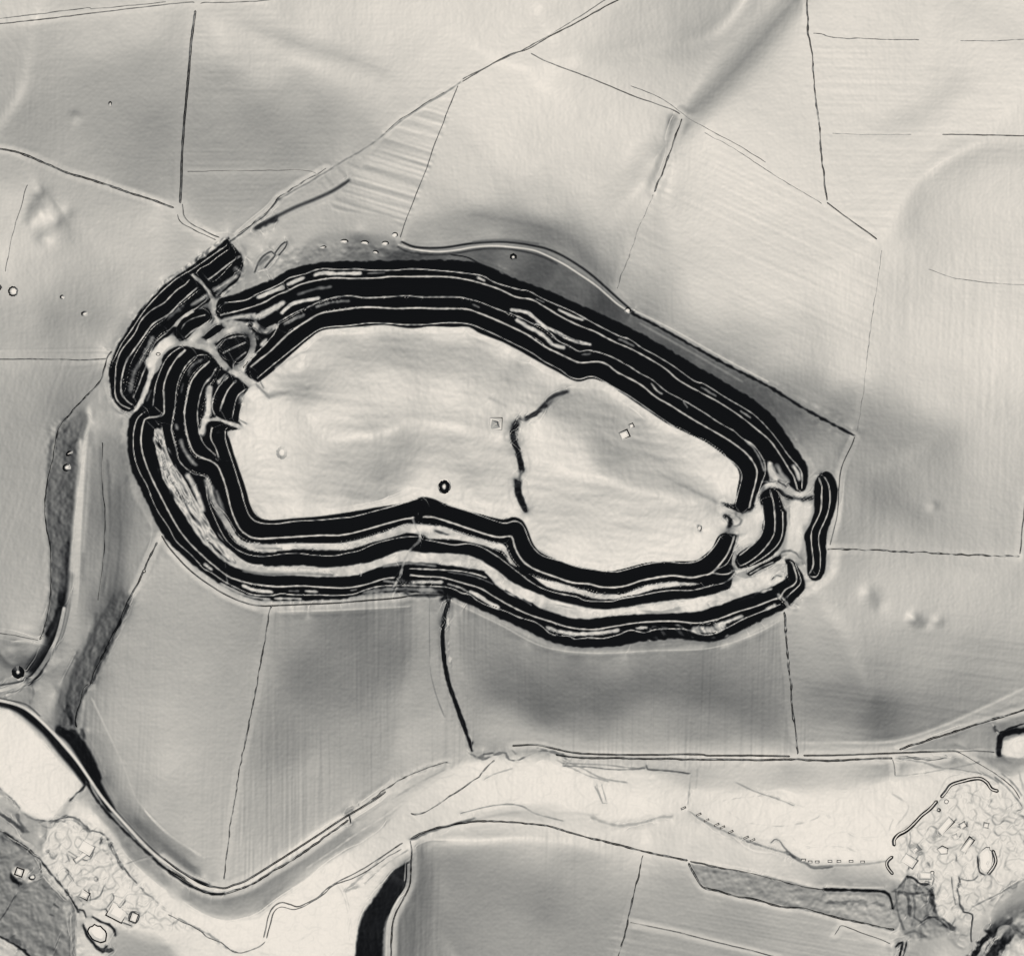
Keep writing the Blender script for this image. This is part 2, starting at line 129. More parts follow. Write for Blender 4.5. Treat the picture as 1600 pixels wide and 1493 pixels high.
# crest lines and ditch bottoms of the earthworks. kind, id, width, brightness, course
LINES = [
 ('c','in_n',1.9,222,"402,591 420,575 440,559 460,543 480,527 500,514 521,510 541,509 573,505 601,505 631,507 661,507 700,504 732,506 754,514 775,523 799,535 831,551 851,565 875,577 891,589 907,592 921,588 935,591 960,605 984,619 1013,639 1041,658 1065,673 1091,685 1121,705 1147,723 1157,735 1159,745 1157,757 1153,771 1149,787"),
 ('c','in_s',1.9,222,"1126,837 1118,851 1106,865 1088,877 1062,879 1040,877 1011,881 981,889 961,893 931,890 901,885 875,876 848,868 834,856 826,842 818,822 810,815 801,814 786,817 750,805 731,798 707,791 699,788"),
 ('c','in_s',1.9,222,"652,779 630,786 590,797 551,807 531,809 501,812 461,814 431,818 404,816 390,806 382,786 375,760 363,721 353,690 352,674"),
 ('c','in_w',1.9,222,"363,652 367,630 373,616 385,608"),
 ('d','d1n',3.2,226,"391,573 409,559 424,547 440,531 456,517 480,501 500,490 525,485 567,480 601,481 621,482 651,481 680,482 710,482 730,483 746,488 771,498 791,507 821,521 851,541 871,551 901,565 917,566 935,565 950,570 964,581 1000,600 1025,620 1051,635 1081,654 1111,671 1141,689 1165,707 1179,725 1183,738 1180,756 1175,775 1171,793"),
 ('d','d1w',3,222,"369,594 355,611 347,631 343,642"), ('d','d1x',2.6,222,"331,668 329,684 337,700 341,714"),
 ('d','d1s',3.4,228,"289,547 279,557"), 
 ('d','d1m',3.2,228,"327,565 309,581 297,600 291,626 288,646 291,674 299,700 309,712 327,719 339,727 346,741 353,761 361,795 373,823 385,835 403,841 450,839 501,836 531,836 561,830 600,819 630,811 646,809"),
 ('d','d1m',3.4,230,"662,807 678,808 701,815 731,825 761,835 781,839 799,838 804,853 810,866 820,879 840,891 871,902 895,910 921,912 941,917 973,916 1001,907 1021,903 1050,899 1080,902 1100,898 1113,894 1131,874 1141,856 1147,838"),
 ('d','d1y',2.6,222,"1113,894 1125,897 1138,896 1146,891"), ('c','in_s2',1.6,190,"1120,888 1134,882 1143,868 1150,848 1152,838"),
 ('c','mid_n',2,222,"381,573 391,558 407,545 427,523 433,510 436,503 456,491 480,480 500,471 521,465 545,462 571,465 601,464 635,462 661,464 710,464 728,466 750,472 775,482 801,491 819,499 831,505 845,509 861,521 873,533 891,541 905,549 921,547 950,555 980,570 1000,583 1019,593 1041,611 1071,627 1101,645 1125,661 1147,673 1159,684 1177,695 1189,711 1195,724 1196,738 1191,752 1184,773 1181,789"),
 ('c','mid_s',2,218,"323,554 307,556 289,573 277,601 273,636 268,666 269,676 275,700 281,721 301,739 321,744 329,759 332,775 339,791 349,809 360,830"),
 ('c','mid_s',1.6,200,"322,760 325,782 337,813 349,837 363,853 384,865 411,869 441,865 465,864 491,867 521,868 541,864 561,860 581,851 600,845 630,839 655,838"),
 ('c','mid_s2',2,212,"666,843 691,848 711,851 731,849 751,854 771,865 791,879 811,895 830,909 850,920 875,927 901,932 915,938 941,939 957,939 975,934 1001,930 1025,925 1050,922 1080,922 1111,915 1131,910 1145,901"),
 ('c','west_mid',2,218,"337,575 331,587 317,605 309,636 309,660 312,676 319,694 337,711"),
 ('c','west_in',2,216,"351,585 341,605 333,622 332,640 340,653"),
 ('d','d2s',3,220,"289,547 277,558 265,577 256,601 256,631 254,648 230,653 224,660 220,686 224,713 236,745 250,773 271,813 287,837 311,863 353,898 370,905 390,911 431,916 471,915 501,917 541,918 571,913 600,904 615,902"),
 ('d','d2s',3,220,"642,898 660,900 691,902 721,910 751,919 771,931 801,948 830,961 861,971 891,980 927,983 961,978 1001,972 1050,970 1090,973 1121,967 1151,956 1181,947 1209,936 1219,933 1227,921 1241,913 1245,903 1241,886 1237,878"),
 ('c','out_w',1.8,214,"281,543 271,549 258,563 246,591 241,612 239,633"),
 ('c','out_s',1.9,216,"222,646 214,655 208,680 210,713 218,737 230,759 238,781 248,801 263,823 275,845 299,867 317,887 331,895 350,908 365,916 380,923 396,929 425,930 439,927 461,929 501,929 521,930 551,928 571,921 590,916 620,914 646,915 687,916 707,919 721,926 735,929 747,939 771,949 791,955 811,964 835,971 850,981 863,991 891,994 897,998 921,996 943,997 967,991 985,984 1007,988 1026,983 1060,982 1080,985 1095,991 1115,990 1141,978 1161,967 1191,955 1219,944"),
 ('c','out_se',1.8,218,"1225,937 1237,925 1251,911 1249,897 1243,882"), ('c','out_se2',1.6,215,"1229,882 1230,900"),
 ('d','d3m',2.6,216,"252,668 258,696 269,725 287,749 303,779 321,809 337,837 363,863 387,880 410,883"),
 ('c','berm',1.4,150,"246,690 254,722 262,744 278,770 292,800 310,826 330,850 352,872"),
 ('c','out_n',2,222,"341,479 351,473 383,469 400,460 424,450 440,442 452,434 476,428 500,420 531,421 555,420 581,422 617,422 645,420 690,423 730,427 754,431 775,442 811,452 827,455 851,468 891,485 921,501 934,508 966,524 984,530 1004,544 1023,554 1051,571 1085,595 1101,600 1131,619 1165,639 1181,650 1201,670 1217,690 1231,710 1245,726 1253,740 1253,762"),
 ('d','dn',2.8,226,"345,492 381,483 411,473 430,462 450,454 470,444 500,437 525,434 551,435 591,434 611,432 641,432 690,432 720,435 751,442 781,452 807,464 831,468 851,479 881,497 911,511 930,518 956,532 990,547 1021,564 1041,577 1061,594 1091,611 1121,627 1151,646 1177,666 1203,688 1219,710 1231,730 1241,746 1246,764"),
 ('c','fl_o',1.8,212,"351,386 331,399 303,419 279,433 256,452 240,468 224,487 208,511 190,537 180,558"),
 ('d','fl_t',1.8,160,"356,390 339,402 327,412 311,420 306,428"),
 ('d','fl_a',2.4,220,"295,438 290,444 275,454 256,473 236,485 220,501 210,521 190,547 182,567 180,591 180,617 188,631 202,638"),
 ('c','fl_b',2.2,222,"375,400 355,414 340,426 325,437"), ('c','fl_c',2.6,222,"307,450 281,473 263,491 240,505 226,523 206,551 196,567 189,597 190,615 198,626 206,632"),
 ('d','fl_d',2.2,200,"325,467 307,481 287,493 263,517 244,533 234,553 230,567 224,581 216,603 208,621"),
 ('c','isl_d',2,205,"289,527 303,515 318,508 329,502"), ('d','isl_dd',1.8,170,"283,514 291,503 305,496 320,492"),
 ('d','isl_ed',2,205,"338,542 351,531 371,525 385,526"), ('c','isl_e',2.2,215,"349,551 365,543 383,535"), ('d','isl_e2',2,200,"364,575 366,565 384,550"),
 ('c','g',2.2,220,"1289,746 1295,758 1297,779 1293,803 1281,831 1279,845 1282,867 1281,891 1275,901 1266,900"), ('d','gd',2.6,226,"1279,746 1284,758 1284,771 1282,799 1269,827 1268,847 1271,881 1265,895"),
 ('c','h',2,218,"1191,789 1194,821 1187,839 1171,855 1156,867"), ('d','hd',2.6,224,"1203,765 1209,787 1211,821 1207,839 1191,861 1171,877 1156,884"), ('c','h2',1.8,206,"1216,768 1222,781"), ('c','h3',2,215,"1223,799 1223,831 1215,851 1195,869 1172,883"),
 ('c','j',1.6,210,"1172,896 1190,886 1208,878"),
]
RAMPARTS = { # id: name, label, category
 'in_n':("rampart","long innermost earth rampart along the northern edge of the pale plateau","rampart"),
 'in_s':("rampart","broad innermost earth rampart bending round the southern edge of the plateau","rampart"),
 'in_w':("rampart","short curved rampart stub between the two western gaps into the plateau","rampart"),
 'mid_n':("rampart","middle earth rampart of the northern side, second out from the plateau","rampart"),
 'mid_s':("rampart","middle earth rampart curving round the south-western corner of the hillfort","rampart"),
 'mid_s2':("rampart","middle earth rampart of the south-eastern side beyond the kink in the line","rampart"),
 'west_mid':("rampart","narrow rampart spur ending in a notch on the western side of the fort","rampart"),
 'west_in':("rampart","short rampart ridge beside the pale hollow of the western entrance","rampart"),
 'out_w':("rampart","steep outer rampart ridge next to the small oval barrow at the western entrance","rampart"),
 'out_s':("rampart","outermost earth rampart running along the whole southern foot of the fort","rampart"),
 'out_se':("rampart","hooked end of the outer rampart at the south-eastern corner","rampart"),
 'out_n':("rampart","outermost earth rampart above the dark northern slope","rampart"),
 'fl_o':("rampart","ragged thin counterscarp bank on the far north-western rim","earth bank"),
 'fl_b':("rampart","short upper length of the north-western hornwork above the sunken path","rampart"),
 'fl_c':("rampart","long curved hornwork rampart sweeping down the north-western side","rampart"),
 'isl_d':("rampart","small capsule shaped earth bank among the pale paths of the western entrance","earth bank"),
 'isl_e':("rampart","small pointed earth bank enclosed by looping paths at the western entrance","earth bank"),
 'g':("rampart","detached wavy rampart standing furthest east, beside the field edge","rampart"),
 'h':("rampart","curved inner rampart of the eastern entrance facing the plateau","rampart"),
 'h3':("rampart","thin outer ridge of the curved bank in the eastern entrance","rampart"),
 'j':("rampart","slim dark finger of bank on the pale ground south of the eastern entrance","earth bank"),
}
G_OUT += [(700,1290,212),(900,1292,217),(1000,1305,217),(1100,1320,217),(1200,1345,212),(1260,1368,205),(1290,1380,180),(1350,1382,165),(1350,1355,215),(1150,1215,205),(1000,1200,205),(1300,1210,205),(1480,1160,150),(1540,1160,150),(1450,1195,190),(1520,1215,195)]
GROUND = [ # (kind of course, brightness, feather, outline)
 (224, 10, "115,1250 140,1262 170,1300 200,1350 250,1402 330,1445 400,1440 440,1405 520,1350 600,1300 640,1262 690,1215 745,1188 800,1180 870,1185 930,1196 1000,1202 1080,1232 1180,1234 1300,1230 1400,1216 1440,1198 1500,1205 1560,1218 1660,1190 1660,1372 1600,1375 1560,1396 1535,1425 1518,1460 1505,1493 1500,1560 1445,1560 1470,1493 1500,1460 1466,1425 1455,1388 1425,1383 1400,1375 1388,1350 1330,1350 1270,1350 1235,1338 1200,1322 1130,1288 1075,1268 1040,1276 960,1282 900,1270 830,1262 740,1275 660,1300 640,1330 592,1385 562,1440 556,1493 556,1560 118,1560 124,1440 100,1400 62,1345 55,1300 90,1285"),
 (235, 8, "140,1262 170,1292 200,1340 250,1385 330,1432 400,1430 420,1420 414,1470 380,1486 320,1462 260,1420 215,1385 190,1340 165,1300 140,1285"),
 (237, 8, "430,1415 490,1405 545,1378 600,1345 640,1310 640,1325 590,1378 560,1430 552,1490 420,1490 424,1440"),
 (236, 10, "650,1240 700,1205 745,1190 770,1195 760,1215 700,1245 650,1275 600,1320 520,1370 460,1402 430,1408 520,1345 590,1305"),
 (236, 10, "780,1200 870,1192 930,1215 1000,1240 1070,1240 1070,1262 1030,1272 960,1275 900,1255 800,1250 720,1262 700,1262 760,1220"),
 (236, 10, "1095,1240 1200,1240 1300,1238 1395,1228 1440,1225 1410,1275 1385,1330 1270,1340 1220,1310 1150,1285 1095,1262"),
 (238, 6, "-60,1090 0,1106 20,1112 60,1148 100,1194 132,1226 126,1240 108,1248 80,1280 60,1279 30,1262 0,1232 -60,1180"),
 (128, 5, "-60,1270 0,1298 55,1338 62,1360 72,1378 100,1402 117,1418 118,1493 118,1560 -60,1560"),
 (192, 4, "-60,1430 0,1462 45,1493 70,1560 -60,1560"),
 (165, 8, "0,1232 30,1268 62,1284 75,1300 60,1330 20,1300 0,1288 -60,1260 -60,1200"),
 (160, 24, "180,1450 230,1465 270,1480 290,1560 170,1560 165,1480"),
 (150, 3, "1079,1349 1180,1364 1290,1390 1392,1402 1400,1452 1340,1440 1230,1416 1150,1400 1103,1386 1088,1368"),
 (168, 3, "1286,1398 1392,1404 1396,1450 1300,1425 1284,1415"),
 (145, 6, "1398,1390 1420,1368 1432,1380 1458,1386 1462,1425 1486,1452 1460,1466 1415,1460 1404,1430"),
 (150, 4, "1412,1172 1490,1145 1555,1128 1556,1174 1490,1170"),
 (20, 5, "640,1345 636,1378 626,1400 610,1424 600,1450 598,1493 596,1560 556,1560 560,1450 588,1398 615,1360"),
 (228, 3, "1568,1158 1600,1148 1640,1150 1640,1185 1575,1182 1566,1172"),
 (185, 8, "425,1200 0,0"),
]
GROUND += [
 (100, 9, "98,662 90,682 86,705 78,745 73,780 74,830 79,870 79,940 76,965 66,992 84,970 94,930 103,890 109,850 115,780 120,730 128,692 138,655 128,642"),
 (92, 14, "145,1066 202,945 192,930 162,958 138,1008 116,1058 100,1098 94,1138 116,1152 124,1120 130,1085"),
 (120, 18, "190,735 196,790 192,850 186,905 176,925 172,880 178,820 180,760"),
]
GSTROKES = [ ("122,725 114,790 108,850 104,900",7,6,55,0,.7), ("74,990 90,960 96,920 102,890 106,850",9,5,20,.6,.9), ("200,946 186,972 168,1004 152,1036 143,1066",5,4,35,1,.9), ("176,1000 150,1050 128,1090",4,5,45,1.5,.7), ("160,960 140,1000 118,1050",5,6,60,1.5,.6), ("186,760 188,830 182,900 174,950",4,5,55,.8,.7), ("168,720 172,790 170,860 160,930",4,6,95,.6,.7), ("105,1105 112,1130",8,6,35,1.5,.8),  # scarps and other things of the ground itself
 ("92,1140 110,1155 126,1178 140,1202 155,1232 172,1262", 14, 6, 18, 0, 1), ("112,1145 128,1165 142,1190 152,1215", 14, 5, 18, .5, 1), ("165,1250 185,1275 215,1308 250,1340 290,1368 325,1383", 6, 3, 20, 0, 1), ("128,1140 130,1152",6,6,60,1,1),
 ("-60,1085 0,1097 24,1104 45,1118 72,1142 96,1172 118,1198 134,1220", 13, 6, 20, 0, 1), ("135,1222 128,1232 118,1240 110,1250",3,3,60,1,1), ("138,1226 150,1248 175,1278 200,1303 235,1336 262,1360 300,1385 330,1395 350,1396", 4, 3, 30, .8, 1),
 ("-60,1085 0,1094 30,1102 50,1114 75,1137 100,1164 120,1188 138,1214 160,1246 190,1281 240,1333 290,1368 315,1384 345,1388 380,1383 430,1352 500,1307 560,1271 590,1252", 4.5, 2, 226, 0, 1), ("10,1093 40,1100 62,1118",1.5,1.5,90,0,.8),
 ("0,1078 20,1072 45,1062 62,1045 80,1015 92,985 100,950", 5, 3, 222, 0, .8), ("0,1070 25,1066 48,1060", 3, 2, 60, 0, .8), ("10,1086 40,1068 60,1048",3,2,215,0,.8), ("12,1082 28,1078 44,1066",2,2,100,0,.8), ("50,1072 53,1085 46,1098",3,2,120,1,.7), ("28,1052 29,1060",5,2,215,0,1),
 ("545,282 520,298 490,312 465,322 440,334 418,345 400,356", 5, 5, 60, 0, .95), ("545,290 560,270 575,245 600,215 640,180 690,146", 6, 6, 205, 0, .4), ("400,356 430,342", 8, 5, 30, 1, .8), 
 ("398,425 405,408 414,398 424,393 430,398 422,408 414,418", 2, 3, 40, 0, .9), ("430,395 440,382 448,378 446,386 436,398", 2, 3, 35, 0, .9), ("405,412 418,402",6,5,110,0,.8), ("404,424 420,418 435,400",1.5,1.5,215,0,.8),
 ("623,382 645,389 680,393 710,391 740,386 770,384 800,386 830,390 850,397 880,412 905,428 930,445 950,462 965,475 983,487", 2.4, 2, 218, 0, 1), ("622,386 640,394 680,398 715,395 745,390 770,388 800,390 828,395 850,402 870,412", 3, 2.5, 55, 0, .8), ("628,378 650,386 690,387 740,380 790,378 840,385 870,395 900,412 925,430 950,452 972,472 990,487", 3.4, 2.5, 30, 0, .9), ("740,378 790,375 840,381",4,4,90,0,.6),
 ("987,489 1050,522 1130,567 1200,603 1260,640 1334,680", 4, 2.5, 20, .8, 1), ("985,482 1050,514 1130,559 1200,596",2,2,222,0,.6), ("1000,505 1080,550 1160,596",3,4,160,0,.5),
 ("705,398 730,402 750,412 780,424 800,436 812,448 815,458", 1.2, 1.2, 20, 0, .7), ("780,424 800,436 813,446 815,460 825,468",1,1,190,0,.6),
 ("150,1338 152,1340",1,1,200,0,.1),
 ("702,926 702,936 698,945 695,960 692,985 692,1010 695,1035 700,1062 709,1090 718,1115 727,1140 733,1158 737,1172", 5.5, 2.5, 16, .6, 1), ("694,926 700,934 708,928",8,5,18,0,1), ("738,1160 737,1175",2,2,40,1,1), ("700,950 700,1000 703,1040",1.2,1,215,1.5,.7), ("671,930 671,1000 673,1050 683,1090 695,1120",1,1.4,120,0,.6),
 ("1436,1322 1437,1323",.1,.1,200,0,.0),
 ("1561,1178 1562,1160 1566,1148 1580,1143 1600,1140 1640,1134", 9, 4, 15, 1, 1), ("1556,1140 1562,1144 1580,1137 1600,1130", 2.5, 2, 30, 1, 1), ("1554,1135 1556,1142",3,3,60,1,1), ("1590,1190 1600,1186",8,6,150,0,.7),
 ("1512,1510 1532,1480 1548,1458 1562,1442 1575,1438", 14, 6, 22, 2.5, 1), ("1540,1500 1560,1480 1575,1462",16,6,35,3,1), ("1560,1436 1580,1424 1610,1415", 22, 16, 105, 0, .8), ("1575,1455 1590,1450 1600,1460",14,10,90,3,.9), ("1530,1493 1540,1475 1548,1466",5,4,200,1.5,.8), ("1590,1452 1600,1460",3,2,60,1,1), ("1580,1500 1610,1480",30,14,208,0,1),
 ("1520,1416 1560,1396 1600,1374 1640,1360",2.5,3,130,.5,.8), ("1545,1440 1570,1410 1610,1390",16,16,150,0,.6),
 ("1398,1392 1412,1395 1418,1400 1422,1430",5,4,70,1.5,.9), ("1455,1390 1458,1410 1462,1425",6,6,50,1.5,.9), ("1418,1370 1402,1388 1395,1392",3,3,90,1,.8), ("1418,1368 1428,1372 1438,1380 1452,1381",3,2,40,.8,1), ("1422,1430 1440,1440",4,4,70,2,.8), ("1462,1432 1480,1440 1490,1452",5,4,70,2,.9), ("1415,1458 1430,1455 1446,1462",5,5,90,2,.8), ("1400,1478 1410,1472 1404,1500",4,2,25,.5,1), ("1417,1472 1410,1500",3,2,25,.5,1), ("1425,1490 1440,1485",24,14,160,0,.7), ("1440,1400 1448,1420 1442,1450",4,4,90,3,.6),
 ("1288,1389 1330,1390 1365,1391 1385,1394 1392,1404 1395,1418", 4.5, 2, 16, .5, 1), ("1290,1383 1340,1386 1380,1386",3,3,215,0,.6), ("1295,1372 1380,1378",10,10,160,0,.6), ("1294,1410 1330,1408 1380,1412",5,5,100,2,.7),
 ("1230,1331 1245,1341 1262,1350 1272,1355 1300,1353", 4, 3.5, 60, .6, .95), ("1165,1313 1190,1321",2.5,2,100,.6,.8), ("1205,1316 1210,1311 1218,1313 1226,1324 1240,1336 1256,1345",1.6,1.6,110,0,.8), ("1110,1290 1150,1312",8,6,180,1,.6),
 ("925,1276 945,1285 965,1289 990,1287 1010,1283 1028,1277 1050,1275", 4, 5, 165, .8, .9), ("860,1270 900,1270 930,1274",4,4,195,0,.7),
 ("741,1279 700,1290 670,1299 652,1308 641,1311", 4, 4, 90, .5, .8), ("740,1281 780,1272 810,1269",4,6,175,0,.7), ("720,1270 760,1260 790,1256 815,1259 835,1270 860,1277 880,1282",1.4,1.4,140,.4,.7),
 ("870,1187 895,1200 920,1212 950,1220",2,2,150,.6,.7), ("800,1200 770,1210 755,1218", 2, 2,150,.5,.6), ("880,1192 940,1194 1000,1200 1010,1190",1.8,2,140,.4,.7), ("1010,1185 1011,1200 1040,1202 1075,1208",1.6,1.6,110,.3,.9), ("890,1183 1080,1192",16,4,195,0,.8), ("1012,1194 1078,1202",10,3,180,0,.8),
 ("640,1350 650,1332 634,1344",1,2,150,0,.3), ("600,1335 570,1365 540,1390 560,1385",3,3,150,1,.6), ("636,1328 600,1352 570,1380",2.5,2,150,.5,.7),
 ("638,1350 638,1372 634,1388 622,1405 612,1425 605,1450 603,1493",3.5,2,205,0,.9), ("603,1440 602,1493",1,2,120,0,.2), ("634,1345 632,1375",1.5,1.5,200,0,.7),
 ("60,1280 80,1283 100,1277 118,1278 135,1292 140,1298",3,2.5,80,1,.8), ("75,1286 95,1282 118,1282 136,1297",2,2,120,1.5,.7),
 ("-60,1240 0,1272 20,1284 35,1296",5,4,60,1.5,.8), ("25,1272 33,1288 45,1300",4,4,80,1.5,.7), ("0,1232 20,1250 45,1276 65,1282",2,2,130,1.5,.8),
 ("0,1297 30,1316 60,1340 68,1350 80,1365 100,1388 118,1415 122,1424", 3.6, 2.5, 50, 1, .95), ("-40,1275 0,1291 30,1308 62,1334 80,1358 100,1380 122,1408 130,1425",3.5,2.5,215,.6,.8),
 ("18,1366 22,1374 32,1380",6,4,25,.8,1), ("26,1362 38,1364",14,5,215,1.5,.9), ("44,1375 56,1370",8,5,205,1.5,.8), ("62,1343 64,1362",2,2,40,.5,.8),
 ("32,1378 20,1405 8,1425 0,1436",2,1.5,70,1.2,.8), ("82,1490 90,1470 96,1455",3,3,85,.5,.6), ("-40,1440 0,1463 25,1476 45,1492 60,1510", 3.5, 2, 25, .8, 1), ("110,1430 111,1493",2,2,190,0,.6), ("85,1412 92,1418",3,2,60,1,.9), ("78,1428 84,1430",3,2,60,1,.9),("20,1465 32,1475",6,4,80,3,.8),
 ("120,1420 130,1422 134,1432",2,2,60,.5,.9), ("145,1432 158,1440 170,1444 178,1452 180,1460", 3.5,2.5,30,.6,1), ("130,1445 135,1458 142,1468 152,1480 160,1486 166,1478", 4.5, 3, 25, .8, 1), ("150,1458 160,1465",20,10,218,0,.9), ("155,1483 175,1483",4,3,60,2.5,.9), ("120,1400 130,1412",3,2,90,1,.7),
 ("120,1430 118,1493",1.5,1.5,170,.5,.5),
 ("144,1297 160,1302 172,1315 180,1332 190,1350 205,1370 222,1388", 2.2, 1.6, 95, .8, .9), ("165,1306 176,1330 188,1352 192,1358",2,1.6,80,1,.8), ("200,1348 220,1341 238,1337",1.6,1.4,120,0,.8), ("222,1391 240,1404 262,1422 285,1438 300,1446 330,1462 350,1478 368,1488",1.5,1.4,150,1.2,.7),
 ("186,1350 200,1347 236,1339",4,3,200,0,.3),
 ("165,1420 178,1402 176,1396",1.8,1.5,110,.4,.8), ("165,1420 175,1432 190,1440 205,1446", 1.8,1.5,90,.4,.9), ("175,1408 186,1418 200,1428",1.4,1.2,140,.2,.8), ("186,1420 196,1406",1.2,1.2,150,0,.8), ("201,1432 205,1424 217,1426 216,1436 210,1442 201,1437 201,1432", 2, 1.3, 75, .2, 1),
 ("122,1400 132,1390",2,2,120,.4,.8), ("138,1390 142,1405",2,1.6,80,.4,.8), ("140,1406 155,1400 162,1385 165,1380",2.2,2,120,.6,.8), ("128,1402 140,1412",3,3,150,0,.6), ("150,1372 150,1373",6,3,120,0,1), ("108,1330 120,1338 136,1344 144,1336 146,1322",1.8,1.6,110,.8,.8), ("104,1360 112,1372 125,1386",2,2,140,1,.7), ("130,1372 138,1372",5,4,165,.5,.8), ("158,1312 156,1318",4,3,90,1.2,.8), ("76,1330 82,1340 90,1332",3,2,110,1.5,.6), ("115,1340 105,1335 112,1352",2,2,130,1.5,.7), ("160,1326 172,1338 176,1350",2,2,150,1.5,.7),
 # farm enclosure at the south-east
 ("1455,1335 1445,1345 1432,1350",1,1,200,0,.3),
 ("1420,1356 1430,1344 1437,1334",1.4,1.2,110,.4,.8), ("1425,1322 1430,1328 1438,1332",10,4,160,1,.8), ("1460,1308 1470,1300",10,4,165,1,.8), ("1468,1306 1486,1288 1494,1280",1.6,1.2,120,.3,.9), ("1474,1290 1480,1284",16,5,205,0,.8), ("1470,1290 1462,1298",2,2,140,1,.7), ("1498,1291 1505,1294 1511,1290 1511,1285",2.6,1.4,100,.2,1), ("1504,1288 1505,1289",5,2,232,0,1), ("1489,1306 1492,1311 1501,1306 1503,1300",2,1.6,120,.6,.8), ("1509,1324 1518,1310 1520,1306",2,1.6,110,.3,.8), ("1504,1334 1510,1324",1.6,1.4,140,.3,.8), ("1467,1265 1468,1266",4,2,70,0,.9), ("1472,1325 1473,1326",6,3,140,.5,.8), ("1494,1335 1495,1343 1491,1347",2.4,2,120,.8,.8), ("1450,1348 1453,1353",4,2,130,.5,.8), ("1528,1338 1529,1352 1531,1362 1538,1366",2.6,1.5,45,.3,1), ("1502,1372 1510,1375 1522,1374 1528,1368",1.8,1.6,130,.3,.8), ("1498,1368 1500,1378 1496,1390 1499,1400 1500,1412 1506,1424",2.6,1.8,100,.8,.9), ("1487,1370 1489,1390 1493,1412",1.8,1.6,130,.6,.8), ("1505,1424 1519,1428 1519,1440 1517,1458 1518,1470",2.2,1.5,60,.2,1), ("1456,1362 1460,1368 1456,1385",2.4,2,120,.6,.8), ("1465,1322 1490,1328",14,10,205,2.5,.8), ("1434,1364 1436,1374 1452,1378",1.2,1.2,170,0,.8), ("1412,1350 1440,1352",1,1,190,0,.3), ("1546,1258 1550,1250",3,2,140,1,.7), ("1560,1262 1575,1270 1566,1280",6,4,185,2,.7), ("1540,1268 1552,1276",3,2,160,1.5,.6), ("1570,1300 1580,1290 1592,1280",1.6,1.6,190,1.5,.7), ("1422,1300 1423,1312 1420,1322",1.4,1.3,160,.2,.8), ("1590,1200 1598,1225 1602,1250",2.5,2,170,1,.7), ("1586,1268 1600,1276",4,3,150,1.5,.7),
 ("1555,1214 1572,1228 1588,1246 1598,1262 1590,1266",1.6,1.5,130,.6,.8), ("1565,1208 1582,1222 1597,1242",1.4,1.3,150,.6,.8), ("1500,1210 1480,1216 1460,1250 1430,1280 1405,1300 1394,1320",1.4,1.6,190,.4,.8),
 # stream loops on the valley floor
 ("1130,1250 1170,1245 1205,1243 1240,1257",1,1.2,180,.6,.7), ("1135,1265 1170,1285 1220,1290 1265,1282 1280,1275",1.2,1.4,185,.8,.7), ("1145,1220 1200,1240 1250,1258 1290,1268",1,1.2,190,.4,.7), ("1230,1300 1260,1322 1310,1322 1340,1330",1.2,1.4,190,1.2,.6), ("1290,1270 1310,1290 1330,1305 1360,1312 1385,1300 1395,1280",1.2,1.4,195,1.2,.7), ("1300,1236 1400,1237",1.2,1.4,205,.6,.6), ("932,1226 942,1254 948,1254 940,1226",1,1.2,170,.4,.7), ("1081,1190 1079,1215 1077,1235 1075,1255",1.6,1.8,170,1,.7),
 ("525,1380 533,1393 540,1410 545,1440 546,1493",1,1.4,195,.6,.7), ("530,1378 538,1392 545,1415 549,1450",1,1.4,195,.6,.7),
 ("740,1180 760,1184 775,1178 790,1176 795,1186 810,1187 830,1178 850,1172 880,1178",1.6,1.6,120,1.2,.8), ("800,1172 805,1176",4,1.6,120,1,.7), ("840,1168 870,1178 890,1188",1.6,1.6,120,1,.7), ("735,1176 745,1184 752,1181",5,3,110,2.5,.8), ("755,1178 770,1176",1.6,1.4,110,.4,.8), ("630,1212 650,1205 670,1198 690,1192",6,4,180,2.5,.7), ("690,1190 705,1192",4,3,150,2.5,.7), ("546,1275 548,1285",1.8,1.6,50,.2,.9), ("541,1270 560,1258",5,4,120,1.5,.7),
 ("400,1400 440,1380 500,1340 560,1315",1.4,1.4,170,.8,.6),
]
SCARS = [ # raised or sunken spots: x, y, radius, kind ('ring','dome','pit','flat')
]
